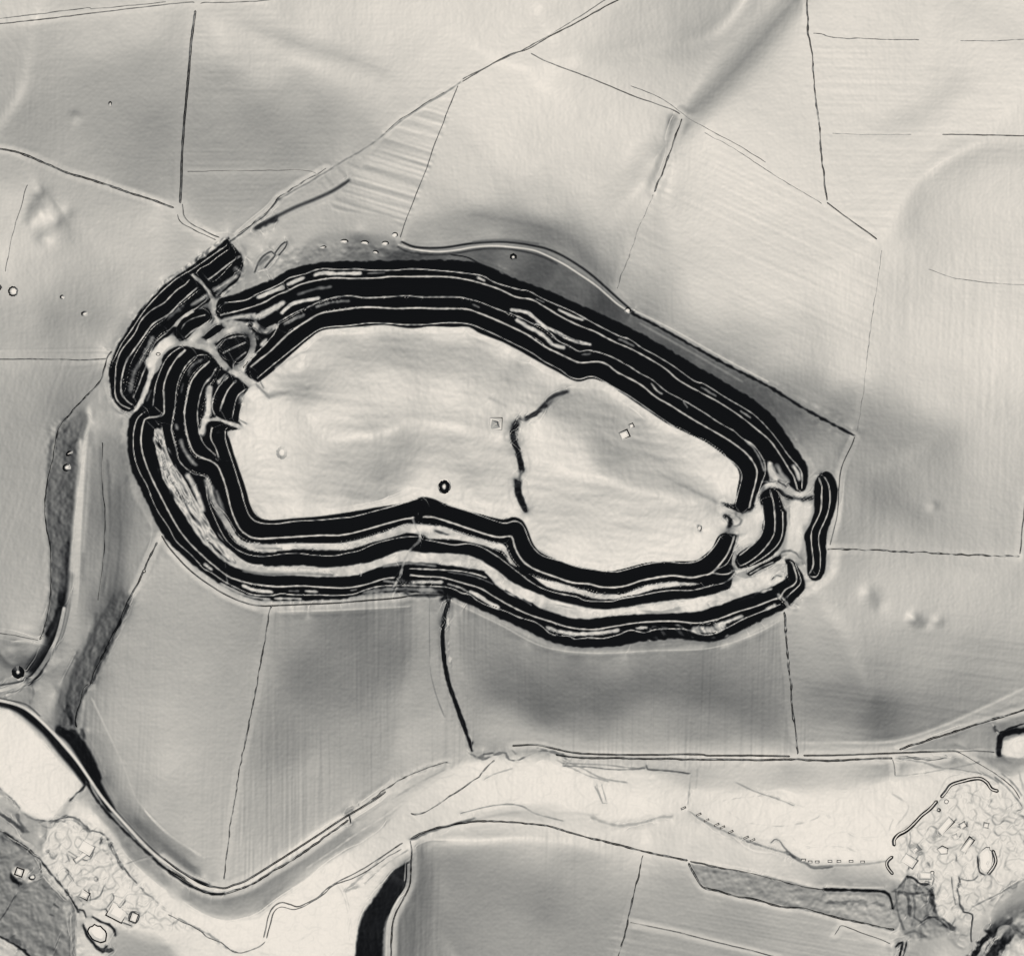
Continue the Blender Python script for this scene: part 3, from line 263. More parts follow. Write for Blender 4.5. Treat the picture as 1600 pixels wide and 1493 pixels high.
# field boundaries: (name, label, category, width, steepness 0..1, raggedness, course)
BANKS = [
 ("hedge_bank","straight dark hedge bank running down from the top edge, west of the hillfort","hedge bank",4.2,.85,.25,"305,16 302,40 297,80 294,120 290,165 287,200 284,245 283,285 281,318"),
 ("hedge_bank","dark diagonal hedge bank descending from the left edge to the foot of the straight one","hedge bank",3.4,.95,.5,"-60,226 0,233 20,236 40,242 52,247 75,257 100,268 143,281 170,290 200,300 240,313 272,325"),
 ("hedge_bank","thin curving lane-side bank leading to the north-western tip of the fort, upper one","hedge bank",1.8,.6,.5,"285,318 286,334 293,345 303,352 318,360 332,367 344,371"),
 ("hedge_bank","thin curving lane-side bank leading to the north-western tip of the fort, lower one","hedge bank",1.6,.45,.5,"277,334 280,344 292,353 308,361 325,369 338,375"),
 ("track_bank","upper thin bank beside the farm track along the top left edge","track bank",1.5,.45,.4,"-60,36 0,29 60,22 138,12 142,14 200,9 260,3"),
 ("track_bank","lower thin bank beside the farm track along the top left edge","track bank",1.7,.6,.3,"-60,44 0,37 50,32 100,26 150,20 215,12 290,4 304,4"),
 ("track_bank","short thin bank along the top edge right of the straight hedge bank","track bank",1.6,.5,.4,"312,6 318,4 340,4 400,2 430,-2"),
 ("fence_line","faint thin line of bank climbing the pale hollow in the western field","fence line",1.4,.4,.5,"43,288 38,300 32,325 24,350 15,385 8,425"),
 ("fence_line","faint level line of bank crossing the field east of the straight hedge bank","fence line",1.3,.3,.5,"292,268 350,267 440,266 480,267 495,272"),
 ("hedge_bank","thin level hedge bank meeting the western flank of the fort","hedge bank",1.9,.5,.35,"-60,561 0,561 70,561 130,562 168,560"),
 ("hedge_bank","ragged hedge bank on the western edge of the dark coombe","hedge bank",2.8,.9,.5,"175,548 168,558 163,575 158,592 145,608 128,625 110,645 98,660 90,675 87,695 82,720 76,745 72,765 70,800 74,830 79,860 80,900 78,940 74,965 68,985 62,1000"),
 ("fence_line","thin fence line running level to the left edge beside the coombe foot","fence line",1.6,.5,.3,"-60,982 0,989 30,994 60,1000"),
 ("fence_line","thin curved line of bank inside the pale western coombe","fence line",1.6,.45,.3,"160,690 160,760 164,800 163,850 160,890 153,938"),
 ("hedge_bank","ragged diagonal hedge bank from the south-western foot of the fort to the coombe mouth","hedge bank",3.2,.95,.6,"245,846 238,862 230,878 224,892 214,912 202,935 194,952 185,975 172,1000 160,1025 148,1050 143,1066 141,1070"),
 ("hedge_bank","dotted hedge bank wriggling down into the black scarp below the coombe","hedge bank",2.6,.6,.9,"140,1068 131,1075 128,1090 122,1110 117,1128 120,1137"),
 ("hedge_bank","dotted thin hedge bank dropping from the fort to the bend of the lane","hedge bank",1.9,.6,.8,"426,944 420,960 416,985 412,1010 406,1040 400,1075 393,1110 385,1150 377,1185 371,1212 368,1240 363,1270 358,1300 354,1335 350,1374"),
 ("hedge_bank","thin black fence bank hugging the south-western foot of the outer rampart","hedge bank",2.6,1,.15,"252,836 262,852 275,868 292,886 312,903 333,917 357,931 382,941 405,946 425,946 470,944 520,942 570,938 620,934 650,929 700,928"),
 ("hedge_bank","straight speckled hedge bank below the south-eastern corner of the fort","hedge bank",3.4,.9,.8,"1226,955 1227,975 1229,1005 1231,1030 1234,1055 1236,1070 1238,1100 1241,1130 1244,1155 1247,1178"),
 ("hedge_bank","dotted hedge bank running level to the right edge from the eastern fort end","hedge bank",2.6,.65,.9,"1292,858 1310,857 1340,858 1375,859 1400,861 1440,862 1480,865 1520,867 1560,868 1595,869"),
 ("hedge_bank","short upright hedge bank at the right edge above the dotted one","hedge bank",2.2,.6,.4,"1602,780 1598,820 1594,866"),
 ("fence_line","thin jointed fence line closing the north-eastern corner of the fort grounds","fence line",1.8,.6,.3,"1336,682 1330,697 1321,716 1314,735 1311,765 1309,800 1303,828 1297,852"),
 ("fence_line","very thin slanting fence line meeting the scar of the northern scarp track","fence line",1.6,.5,.3,"716,133 708,152 700,172 690,198 678,228 668,258 655,292 640,330 632,350 625,372"),
 ("track_bank","thin bank on the upper side of the diagonal track at the top","track bank",1.7,.5,.4,"975,-20 930,10 880,42 826,73 790,90 745,112 722,124"),
 ("track_bank","darker thin bank on the lower side of the diagonal track at the top","track bank",2.0,.75,.3,"990,-12 950,8 900,36 860,56 826,76 800,84 770,99 735,120 722,128"),
 ("track_bank","broken thin bank continuing the diagonal track down to the west","track bank",1.6,.45,.7,"695,145 675,155 655,168 640,178 620,190 602,208"),
 ("track_bank","crumbled thin bank of the old track above the dark lynchet","track bank",1.9,.45,.9,"510,262 495,272 470,286 450,300 436,308 428,320 415,332 402,343 388,355 372,366"),
 ("fence_line","crisp thin fence line slanting from the track fork to the right","fence line",1.8,.65,.25,"829,83 850,94 880,106 910,117 950,133 990,150 1020,160 1050,171 1063,178"),
 ("fence_line","faint paired fence line continuing down the right hand slope, upper","fence line",1.3,.4,.5,"985,134 1010,143 1040,158 1070,180 1085,190 1110,204 1145,222 1175,240 1197,254"),
 ("fence_line","faint paired fence line continuing down the right hand slope, lower","fence line",1.3,.35,.5,"1100,207 1140,228 1170,247 1200,267 1240,292 1285,318"),
 ("hedge_bank","short dark hedge bank dropping from the fence corner then fading","hedge bank",2.4,.75,.6,"1066,185 1058,205 1050,230 1042,250 1036,270 1028,285 1022,300"),
 ("fence_line","broken faint bank carrying the short dark hedge line down to the scarp","fence line",1.5,.3,.9,"1020,303 1012,325 1003,345 995,362 988,385 980,405 970,430 964,452"),
 ("hedge_bank","slightly crooked hedge bank falling from the top edge on the right","hedge bank",2.4,.7,.7,"1262,-20 1261,10 1263,35 1262,52 1266,66 1270,100 1273,140 1277,175 1281,205 1282,230 1286,262 1290,295 1292,314"),
 ("hedge_bank","crisp diagonal hedge bank from the crooked hedge bank to the lower right","hedge bank",2.1,.75,.25,"1292,316 1310,330 1335,348 1355,362 1371,374"),
 ("fence_line","thin level fence line near the top right, western length","fence line",1.5,.5,.5,"1270,52 1285,53 1300,58 1340,60 1400,62 1437,62"),
 ("fence_line","thin level fence line near the top right, eastern length","fence line",1.4,.4,.6,"1500,64 1540,64 1600,62 1650,61"),
 ("hedge_bank","thin level hedge bank halfway down the right hand top fields","hedge bank",1.9,.6,.3,"1472,210 1500,210 1545,211 1600,212 1660,212"),
 ("fence_line","very faint level line west of the thin right hand hedge bank","fence line",1.2,.25,.7,"1300,208 1340,210 1390,210 1425,210"),
 ("fence_line","very faint long fence line falling towards the north-eastern corner","fence line",1.5,.25,.8,"1378,390 1374,420 1368,460 1362,500 1356,550 1350,600 1345,640 1339,675"),
 ("fence_line","faint curving fence line in the pale field at the right edge","fence line",1.4,.3,.5,"1450,420 1475,430 1500,436 1540,441 1570,444 1610,445"),
 ("lane_bank","long dark bank on the upper side of the southern lane","lane bank",3.2,.95,.2,"800,1165 830,1163 845,1164 870,1170 900,1176 940,1178 1000,1179 1088,1178 1110,1180 1170,1180 1235,1181"),
 ("lane_bank","dark bank on the upper side of the southern lane, right of the gateway","lane bank",3.0,.95,.2,"1255,1180 1320,1179 1400,1176 1450,1174 1490,1173 1500,1176"),
 ("lane_bank","bumpy black bank on the lower side of the southern lane","lane bank",3.4,1,.45,"868,1178 890,1182 930,1184 965,1184 1000,1185 1040,1185 1085,1186 1130,1186 1180,1187 1240,1186 1290,1188 1340,1186 1380,1184 1395,1184"),
 ("lane_bank","thin bank curving away on the outside of the lane to the farm","lane bank",1.6,.6,.3,"1498,1175 1515,1184 1535,1196 1555,1208 1570,1219 1585,1233 1594,1248"),
 ("lane_bank","short thin bank continuing level past the lane bend","lane bank",1.6,.5,.3,"1498,1174 1530,1173 1555,1175"),
 ("hedge_bank","rough dark hedge bank rising to the right edge beyond the lane","hedge bank",3.4,.95,.6,"1405,1171 1425,1164 1440,1160 1455,1154 1480,1147 1500,1140 1530,1130 1560,1121 1600,1109 1650,1095"),
 ("hedge_bank","lumpy roadside thicket of small humps under the lane near the bend","hedge bank",5,.35,.9,"1400,1183 1430,1184 1450,1186 1465,1184 1482,1180"),
 ("hedge_bank","short stub of hedge bank turning down from the lane bank","hedge bank",1.8,.6,.3,"1394,1185 1397,1195 1399,1212"),
 ("lane_bank","crisp black bank on the field side of the south-western lane","lane bank",3.4,1,.15,"255,1340 275,1356 300,1372 320,1382 335,1385 352,1387 365,1382 380,1377 400,1366 430,1347 460,1328 500,1302 530,1282 560,1264 590,1246 603,1236"),
 ("lane_bank","ragged black bank on the valley side of the south-western lane","lane bank",3.4,.95,.6,"262,1358 285,1372 305,1386 325,1395 345,1396 370,1390 395,1380 420,1364 445,1350 475,1331 500,1312 520,1298 545,1280"),
 ("lane_bank","broken thin lane bank fading towards the middle of the valley","lane bank",2.3,.5,.8,"565,1261 580,1250 602,1233 625,1218 650,1206 680,1195 700,1190"),
 ("hedge_bank","scalloped black hedge bank along the top of the big southern field","hedge bank",3.2,1,.55,"641,1311 655,1303 675,1295 700,1289 730,1284 760,1282 800,1284 830,1287 860,1291 880,1297 900,1303 930,1311 960,1318 1000,1328 1040,1337 1075,1344"),
 ("hedge_bank","dashed hedge bank along the upper edge of the narrow wood","hedge bank",2.4,.7,.8,"1078,1345 1100,1350 1140,1358 1180,1366 1220,1377 1260,1386 1288,1390"),
 ("hedge_bank","dark ragged bank down the western edge of the big southern field","hedge bank",2.8,.95,.6,"641,1312 643,1330 642,1350 642,1372 639,1385 632,1400 624,1415 616,1432 612,1455 611,1500"),
 ("hedge_bank","thick ragged bank round the lower side of the narrow wood","hedge bank",3.2,1,.5,"1076,1347 1081,1358 1088,1370 1095,1382 1102,1387 1120,1391 1150,1400 1180,1405 1220,1416 1250,1418 1290,1428 1320,1436 1350,1442 1380,1449 1398,1452"),
 ("hedge_bank","dotted thin hedge bank splitting the southern fields","hedge bank",2.6,.7,.95,"1005,1335 1002,1350 998,1370 993,1385 990,1402 986,1420 981,1440 977,1458 970,1480 965,1500"),
 ("hedge_bank","thin straight field bank sloping to the lower right edge","hedge bank",2,.5,.2,"984,1441 1010,1446 1050,1454 1090,1464 1130,1474 1180,1486 1220,1497"),
 ("fence_line","short hooked fence line in the field below the wood","fence line",1.6,.5,.3,"1304,1461 1310,1452 1315,1446 1330,1450 1350,1458 1375,1467 1392,1474"),
 ("stream_bank","wriggling northern bank of the stream in the western valley","stream bank",2,.6,.4,"412,1465 415,1450 420,1428 428,1416 440,1409 452,1412 464,1416 480,1410 498,1400 510,1388 530,1376 550,1366 575,1352 600,1336 620,1322 630,1316"),
 ("stream_bank","wriggling southern bank of the stream in the western valley","stream bank",1.8,.5,.5,"416,1466 421,1448 427,1426 438,1416 462,1420 492,1406 506,1396 522,1382 545,1374 570,1362 600,1342 628,1326"),
 ("stream_bank","broken stream bank line climbing through the middle of the valley","stream bank",2.2,.5,.6,"641,1270 650,1272 668,1266 690,1252 705,1242 720,1232 735,1222 748,1214 752,1208 762,1196 773,1186"),
 ("stream_bank","thin double stream bank edging the village gardens","stream bank",1.8,.5,.6,"262,1428 285,1440 300,1446 315,1456 325,1464 345,1472 362,1484 375,1488 392,1484 405,1478 415,1470"),
 ("enclosure_bank","long straight black bank round the north-western side of the farm","enclosure bank",6.2,1.25,.08,"1398,1322 1397,1312 1404,1304 1414,1299 1425,1290 1440,1274 1455,1262 1465,1250"),
 ("enclosure_bank","angular black bank crowning the top of the farm enclosure","enclosure bank",6.2,1.2,.08,"1470,1246 1478,1236 1486,1226 1500,1221 1518,1217 1532,1216 1542,1222 1550,1232 1561,1236"),
 ("enclosure_bank","short bent stub of black bank at the lower left corner of the farm","enclosure bank",5.6,1.25,.08,"1396,1337 1388,1344 1386,1350 1389,1357 1396,1366"),
 ("enclosure_bank","curved black bank round the right side of the oval farm paddock","enclosure bank",6,1.25,.08,"1551,1327 1554,1335 1556,1345 1553,1354 1548,1361 1543,1367"),
]
# mounds and platforms: (name, label, category, x, y, half length, half breadth, turn in degrees, height, skirt, corners)
MOUNDS = [
 ("burial_mound","dark round burial mound with a bright top near the southern plateau edge","burial mound",694,760,9.5,11,0,3.6,6.5,32),
 ("temple_footing","small square temple footing with a bright centre on the plateau","ruin",775,662,8,8,0,1.35,6.2,4),
 ("level_platform","pale square platform with dark lower sides on the eastern plateau","platform",976,679,8,7,-25,1.8,2.2,4),
 ("level_platform","tiny pale square platform just above the larger one","platform",987,665,4,4,-25,1.0,1.6,4),
 ("ring_barrow","small round barrow with a dark rim in the field at the far left","burial mound",20,455,8,8,0,1.2,2.8,28),
 ("ring_barrow","partly seen dark barrow cut by the left edge","burial mound",-3,449,6,5,0,1.6,3.5,20),
 ("ring_barrow","very faint round barrow on the western plateau","burial mound",440,707,9,10,0,.5,5,28),
 ("small_barrow","tiny oval barrow on the pale ground of the western entrance","burial mound",247,553,3.8,2.8,0,.5,1.3,18),
 ("small_mound","small bright hump left of the barrow pair in the western field","mound",97,464,4,4,20,.5,2.4,14),
 ("small_mound","small dark sided hump in the western field above the level hedge","mound",132,490,6,4.5,-15,.7,3,14),
 ("small_mound","tiny hump alone in the north-western field","mound",172,162,3,4,0,.5,2,12),
 ("rabbit_mound","small bright mound at the western end of the row above the northern ramparts","mound",505,386,5.5,2.6,-5,.8,1.8,12),
 ("rabbit_mound","bright oblong mound second in the row above the northern ramparts","mound",538,377,7,4,4,1.4,2.2,12),
 ("rabbit_mound","bright oblong mound third in the row above the northern ramparts","mound",570,379,6.5,3.6,6,1.2,2.0,12),
 ("rabbit_mound","bright oblong mound at the eastern end of the row above the northern ramparts","mound",602,380,6,4,0,1.3,2.0,12),
 ("rabbit_mound","dim mound below the row, closest to the outer rampart","mound",587,394,5,3.5,20,.8,2.2,12),
 ("rabbit_mound","bright round mound at the start of the scarp track","mound",617,367,5,4.5,0,1.6,1.8,14),
 ("small_mound","bright round mound with a dark foot beside the north-eastern fence","mound",981,485,5.5,5,0,2.4,2.4,14),
 ("quarry_notch_bank","dark blocky earth lump on the northern slope under the scarp track","mound",802,401,6,5.5,5,2,3.4,6),
 ("lime_kiln_mound","large dark round mound at the mouth of the western coombe","mound",28,1050,10,10,0,4,7,24),
 ("spoil_heap","upper of the two rough spoil heaps in the western coombe","mound",108,708,6.5,4,-30,1.3,3,10),
 ("spoil_heap","lower of the two rough spoil heaps in the western coombe","mound",104,730,7,6.5,-30,1.1,3,10),
 ("small_mound","small ring shaped mound on the plateau beside the eastern gateway","mound",1094,825,3.2,5,10,.9,2,16),
 ("tree_mound","little round tree mound halfway down the diagonal south-western hedge","mound",225,892,3,3,0,.8,1.6,12),
 ("house_platform","square earthen platform with dark crisp rim in the south-western village","platform",209,1433,6.5,8,20,1.2,2,4),
 ("house_platform","large shallow rectangular platform in the south-western village","platform",183,1425,15,13,28,.35,1.6,4),
 ("house_platform","round dark patch of raised ground in the south-western village","platform",150,1373,4,4,0,.9,3,16),
 ("house_platform","small shallow platform left of the rectangular one in the village","platform",132,1398,8,7,25,.55,1.6,4),
 ("house_platform","narrow platform near the top of the south-western village","platform",126,1338,13,5,-38,.35,1.4,4),
 ("house_platform","tilted square platform near the village lane at the north","platform",135,1325,12,10,30,.22,1.2,4),
 ("house_platform","pale square platform in the dark field at the lower left edge","platform",30,1362,7,7,20,2.0,2.2,4),
 ("house_platform","pale lump beside the square platform in the dark field","platform",50,1370,6,5,-15,1.0,2.5,8),
 ("hay_platform","oval pale knoll ringed by black scarps below the village","mound",152,1458,17,13,35,2.0,2.4,20),
 ("house_platform","small crisp square platform in the middle of the farm","platform",1505,1289,6,5.5,-30,.9,1.8,4),
 ("house_platform","small crisp platform south-west of the farm centre","platform",1493,1307,5,4.5,-30,.6,1.6,4),
 ("house_platform","grey house platform on the western side of the farm","platform",1431,1327,8,7,-40,.9,4,4),
 ("house_platform","pale long barn platform below the grey house platform","platform",1421,1345,12,9,32,.3,1.4,4),
 ("house_platform","grey wedge shaped platform in the centre of the farm","platform",1466,1304,8,5,-50,.8,4,3),
 ("house_platform","long narrow barn platform slanting through the farm centre","platform",1478,1290,15,7,-48,.35,1.4,4),
 ("house_platform","long thin platform beside the oval paddock","platform",1512,1320,14,6,-57,.4,1.4,4),
 ("house_platform","low square platform at the south of the farm yard","platform",1446,1368,10,6,0,.3,1.3,4),
 ("farm_hollow_mound","tiny dark round mound just inside the long farm bank","mound",1467,1265,3.5,3,0,.9,1.8,14),
 ("small_mound","little mound at the top of the farm inside the angular bank","mound",1479,1252,4,4,0,.35,1.4,12),
 ("paddock_bank_mound","oval pale paddock rising between two curved black banks","mound",1541,1342,11,20,5,.35,1.6,28),
 ("house_platform","faint platform near the right edge of the farm","platform",1541,1289,5,5,10,.35,1.4,4),
 ("house_platform","speckled low platform right of the farm centre","platform",1474,1328,10,8,10,.45,2,5),
 ("small_mound","small mound on the stub of path south of the farm yard","mound",1457,1363,3.5,3.5,0,.6,1.6,12),
]
_O = "first second third fourth fifth sixth seventh last".split()
for _i, (_x, _y) in enumerate([(1068,1262),(1092,1272),(1104,1281),(1120,1288),(1129,1292),(1142,1299),(1166,1308),(1176,1312)]):
    MOUNDS.append(("stump_mound",f"{_O[_i]} from the west of the small dashes of mound on the sloping old stream bank","mound",_x,_y,4.4,1.8,-24,.7,1.2,4))
for _i, (_x, _y) in enumerate([(1256,1343),(1266,1346),(1277,1346),(1297,1345),(1311,1345),(1330,1345),(1348,1346)]):
    MOUNDS.append(("stump_mound",f"{_O[_i]} from the west of the small dashes of mound on the level old stream bank","mound",_x,_y,3.6,2.2,0,.55,1.2,4))
ROADS = [
 ("road","pale curving lane along the south-western valley side","lane",4.2,"-60,1084 0,1093 30,1101 50,1114 75,1137 100,1164 120,1188 138,1214 160,1246 190,1281 240,1333 290,1368 315,1384 345,1390 380,1383 430,1355 500,1308 560,1270 600,1243 640,1218 700,1192 740,1179 800,1172 850,1170 900,1180 1000,1182 1100,1182 1250,1184 1400,1180 1490,1178 1520,1190 1560,1216 1590,1250 1600,1262"),
 ("path","pale terraced track along the northern scarp","track",2.4,"623,382 645,389 680,393 710,391 740,386 770,384 800,386 830,390 850,397 880,412 905,428 930,445 950,462 965,475 983,487"),
 ("path","pale path through the western entrance","path",5,"212,640 224,620 233,596 240,572 250,550 268,535 285,536 301,539 321,543 337,553 347,569 371,585 397,599 417,613"),
 ("track","diagonal farm track at the top","track",4,"980,-16 940,8 900,32 860,54 826,74 790,90 745,114 718,130"),
]
PLOUGH = [ # ploughed ground: (outline, direction of furrows in degrees, spacing, depth)
 ("-60,-60 300,10 282,318 0,230 -60,225", 90, 7, .02), ("312,10 960,-60 720,125 600,205 400,345 290,265", 0, 8, .022),
 ("600,215 640,185 700,150 712,150 640,340 600,335 520,325 545,285 575,250", 16, 9, .16),
 ("440,320 540,260 640,185 600,215 545,275 500,300", 60, 9, .05),
 ("720,140 830,90 1060,185 970,450 900,410 800,375 650,350", 75, 9, .015), ("1075,190 1290,318 1372,380 1335,675 1100,540 985,475 990,380", 25, 8, .04),
 ("1270,70 1660,70 1660,440 1450,420 1372,375 1292,312", 1, 8, .035), ("1380,395 1660,450 1595,865 1300,850 1340,680", 92, 10, .03),
 ("1298,865 1595,875 1660,1080 1500,1140 1250,1178 1230,955", 7, 10, .045), ("1230,960 1247,1178 745,1165 705,930 880,1012 1100,1010", 91, 6, .09),
 ("-60,565 165,565 88,680 72,800 78,980 -60,975", 108, 8, .045), ("245,850 425,945 350,1370 150,1200 130,1080", 92, 6, .05), ("428,946 690,930 735,1170 600,1225 352,1385", 90, 6, .09),
 ("645,1320 760,1290 1003,1335 960,1560 620,1560", 91, 7, .05), ("1007,1337 1076,1350 1100,1388 1400,1456 1400,1560 965,1560", 10, 6, .04),
 ("-60,1200 0,1232 60,1279 108,1248 132,1226 60,1148 0,1106 -60,1090", 30, 12, .004),
]
ROUGH = ['60,1285 120,1280 170,1310 250,1410 300,1450 250,1450 190,1440 130,1410 100,1390 70,1350', '1400,1320 1470,1245 1530,1215 1600,1270 1600,1370 1520,1440 1500,1480 1420,1380']
GRAINY = ['1079,1349 1180,1364 1290,1390 1392,1402 1400,1452 1340,1440 1230,1416 1150,1400 1103,1386 1088,1368', '1398,1390 1420,1368 1458,1386 1462,1425 1486,1452 1460,1466 1415,1460', '0,1298 55,1338 117,1418 118,1560 -60,1560 -60,1290', '1520,1510 1545,1460 1600,1415 1610,1470 1590,1510', '420,400 500,380 620,385 700,400 660,402 500,408 440,425', '72,700 98,665 120,700 100,900 78,900', '145,1066 202,945 192,930 162,958 138,1008 116,1058 100,1098 94,1138 116,1152 124,1120 130,1085', '72,662 125,660 118,760 106,880 90,960 66,992 78,900 72,800']
LEATHER = ["240,670 258,690 300,780 365,865 355,875 300,820 250,740","1020,978 1131,975 1131,996 1060,995 1010,1000","255,440 300,408 350,372 355,380 240,462 190,530 180,540"]

ISLAND_F = P("316,527 322,531 331,527 343,518 351,512 346,506 337,508 326,517")
GSTROKES += [ ("886,612 868,616 855,625 845,636 836,646 822,655",7,4,25,.6,.9), ("806,668 801,676 803,690 809,705 813,722 815,737",8,4,16,.6,1), ("815,737 812,745 811,754",4,5,120,.6,.8), ("812,756 811,768 815,782 821,796",9,4,16,.6,1),
 ("104,690 98,740 92,800 90,860",5,8,80,1,.5),
 ("700,932 700,945 695,960 692,985 692,1010 695,1035 700,1062 709,1090 718,1115 727,1140",6.5,2.5,14,.4,1),
 ("120,1020 100,1060 92,1100",3,4,95,1,.6), ("140,990 128,1020 112,1060",3,4,90,1,.6), ("82,1040 70,1070",3,3,170,1,.5),
 ("1150,1222 1180,1236 1215,1248 1240,1258",1.8,1.6,150,.4,.7), ("1010,1195 1012,1202 1045,1204 1078,1208",2,1.6,90,.3,.9), ("880,1196 920,1198 965,1202 1008,1200",2,1.6,120,.3,.8),
 ("930,1228 942,1254",2,1.4,150,.5,.8), ("1400,1184 1440,1190 1480,1200 1530,1190",2,2,130,.8,.6), ("1400,1212 1440,1208 1500,1196",2,2,165,.6,.7),
 ("1485,1200 1510,1204 1540,1210 1560,1222",1.8,2,140,.4,.7), ("1395,1240 1420,1260 1400,1290",1.6,1.8,180,.6,.6),
 ("1400,1395 1402,1420 1412,1450",3,2,90,1,.8), ("1404,1392 1420,1396 1455,1392",3,3,75,1,.8), ("1426,1396 1430,1420 1425,1445",3,3,90,1.4,.7), ("1440,1440 1460,1432 1480,1448",4,3,60,1.5,.8),
 ("1424,1472 1408,1476 1396,1500",1,1,210,0,.5),
 ("60,300 75,320 90,345 102,360",8,8,175,1,.6), ("82,292 95,310 108,335",4,6,185,1,.5), ("55,372 70,368 82,372",5,6,185,1,.5),
 ("165,580 172,605 176,625 186,640",5,6,205,.6,.7), ("100,655 90,672 88,700",5,3,95,.8,.8)]
SOFT_TOP += [("690,560 760,575 820,600",10,26,178,.5), ("480,600 560,592 640,596",8,16,178,.5), ("560,730 640,700 700,690",40,60,195,.4), ("520,770 600,755 640,735",26,40,168,.6),
 ("900,640 980,665 1040,700",18,30,170,.5), ("930,700 960,720 990,760",14,30,180,.5), ("1040,720 1080,755 1130,790",10,16,170,.5),
 ("190,700 196,780 190,860 182,930",16,14,125,.6), ("160,700 166,780 168,860 160,940",14,16,150,.5), ("135,660 128,760 122,860 116,940 104,1000",6,8,226,.8)]
LATE = [("356,578 345,600",4,4,60), ("380,892 420,897 470,896 520,898",4,5,120), ("600,884 640,880 680,884",4,6,150), ("251,690 262,735 282,775 310,820",3,3,120), ("262,700 275,740 300,785",2,3,150), ("244,680 250,710 262,745",2,3,150), ("300,800 330,850 350,875",3,3,130), ("420,889 520,890 570,885",3,3,222),
 ("430,852 480,851 540,851",4,3,222), ("400,856 440,857",3,2,150), ("560,850 600,840 640,828",4,5,190), ("680,829 700,835",4,4,70), ("700,838 740,845",4,3,222),
 ("1000,950 1030,954 1060,950",8,5,160), ("1008,950 1030,952 1052,948",4,3,226), ("850,936 900,948 950,956 1000,951 1100,938 1150,920 1200,905",6,5,232), ("760,893 790,918 830,938",5,3,228), ("700,893 740,900 770,912",3,2,90), ("790,922 810,934",2,1.6,60), ("818,936 830,945",3,2,90),
 ("640,888 720,892 760,902",2,2,215), ("326,618 325,640",5,3,232), ("345,538 338,545",3,3,120), ("335,497 330,505",2,2,60), ("372,506 398,512",2,2,150), ("392,494 400,500 420,492",2,2,120), ("391,508 392,508",7,3,18), ("404,514 415,522 425,514",2,2,70), ("398,520 403,530",3,2,60)]

GSTROKES += [("80,690 76,745 76,800 80,860 80,930 72,975",6,9,75,.4,.6), ("112,700 106,780 100,860 96,920",10,9,80,.3,.75), ("126,690 119,780 113,860 108,930 98,985 78,1035",7,9,224,0,.5), ("140,700 136,780 130,860",5,8,190,.3,.6),
 ("150,960 146,1000 130,1050 118,1090",6,8,75,.8,.6), ("190,955 165,1005 146,1050",5,5,70,.8,.7), ("120,1030 112,1060 104,1095",4,6,70,.6,.6),
 ("1076,1266 1098,1281 1130,1297 1165,1312 1200,1324 1232,1333",3,4,135,.5,.8), ("1245,1340 1270,1354 1300,1352 1345,1350 1385,1345",3,3,150,.4,.7), ("1090,1200 1088,1230",2,2,150,.5,.6),
 ("600,210 570,232 535,252 510,268 480,286 450,303 432,314",2.4,2.4,130,.8,.8), ("435,310 415,335 395,350 375,366 355,380",2.6,2,90,.6,.9), ("720,128 700,142 670,160 645,176 622,192 600,210",2.2,2,140,.5,.8),
 ("560,262 545,255",5,4,150,.5,.5), ("540,275 528,262",5,4,150,.5,.5), ("520,288 508,275",5,4,150,.5,.5),
 ("640,1245 600,1275 560,1300 520,1328 480,1355",2,2.4,205,.5,.6), ("700,1200 650,1225 610,1250",2.2,2,150,1,.7),
 ("890,1182 960,1186 1010,1190 1080,1192",10,5,190,.2,.7), ("880,1188 910,1200 940,1215 980,1222",2.2,2.4,140,.4,.7)]
SOFT_TOP += [("655,950 668,1020 672,1080 690,1150",18,14,204,.7), ("628,945 632,1000 630,1060",14,26,132,.6), ("500,985 560,978 615,975",18,30,140,.5), ("460,1075 540,1055 610,1060",26,40,142,.5), ("780,1085 850,1105 930,1098 1000,1070 1080,1080 1170,1100",22,50,126,.6), ("740,970 800,1010 900,1040 1020,1035",16,30,168,.5), ("760,1140 900,1160 1100,1166 1220,1166",12,14,194,.6)]
LATE += [("432,575 470,552 505,545 560,540 640,536 700,540 740,550",4,8,190), ("480,600 520,592 560,590",3,8,190), ("560,555 640,552 720,562",3,7,186), ("600,640 660,650 700,640",6,20,196), ("900,635 960,650 1010,672",4,10,182), ("880,650 930,668 985,700",4,9,180), ("990,700 1030,740 1070,775",3,8,178)]

G_OUT += [(235,930,188),(225,970,188),(215,1000,188),(255,1150,198),(270,1180,200),(240,1120,196)]
GSTROKES += [("188,760 184,840 178,920",16,14,112,.2,.6)]
GSTROKES += [("700,936 780,975 850,1010 930,1020 1020,1016 1110,1012 1180,990 1225,965",2,2,205,0,.5), ("430,955 520,953 640,947",2,2.4,205,0,.6), ("1255,1160 1330,1160 1400,1157 1470,1135 1560,1095 1600,1075",4,5,206,.2,.6)]

BANKS = [(n, l, c, w*1.12 if w < 2.5 else w, min(st*1.2, 1) if st < .8 else st, rg, p) for n, l, c, w, st, rg, p in BANKS]
LATE += [("886,612 868,617 855,626 845,637 836,646 822,655",5,5,45), ("808,664 801,675 803,690 809,705 813,722 815,735",8,4,16), ("815,737 812,745 811,754",4,5,120), ("811,754 810,768 814,782 821,797",9,4,16)]
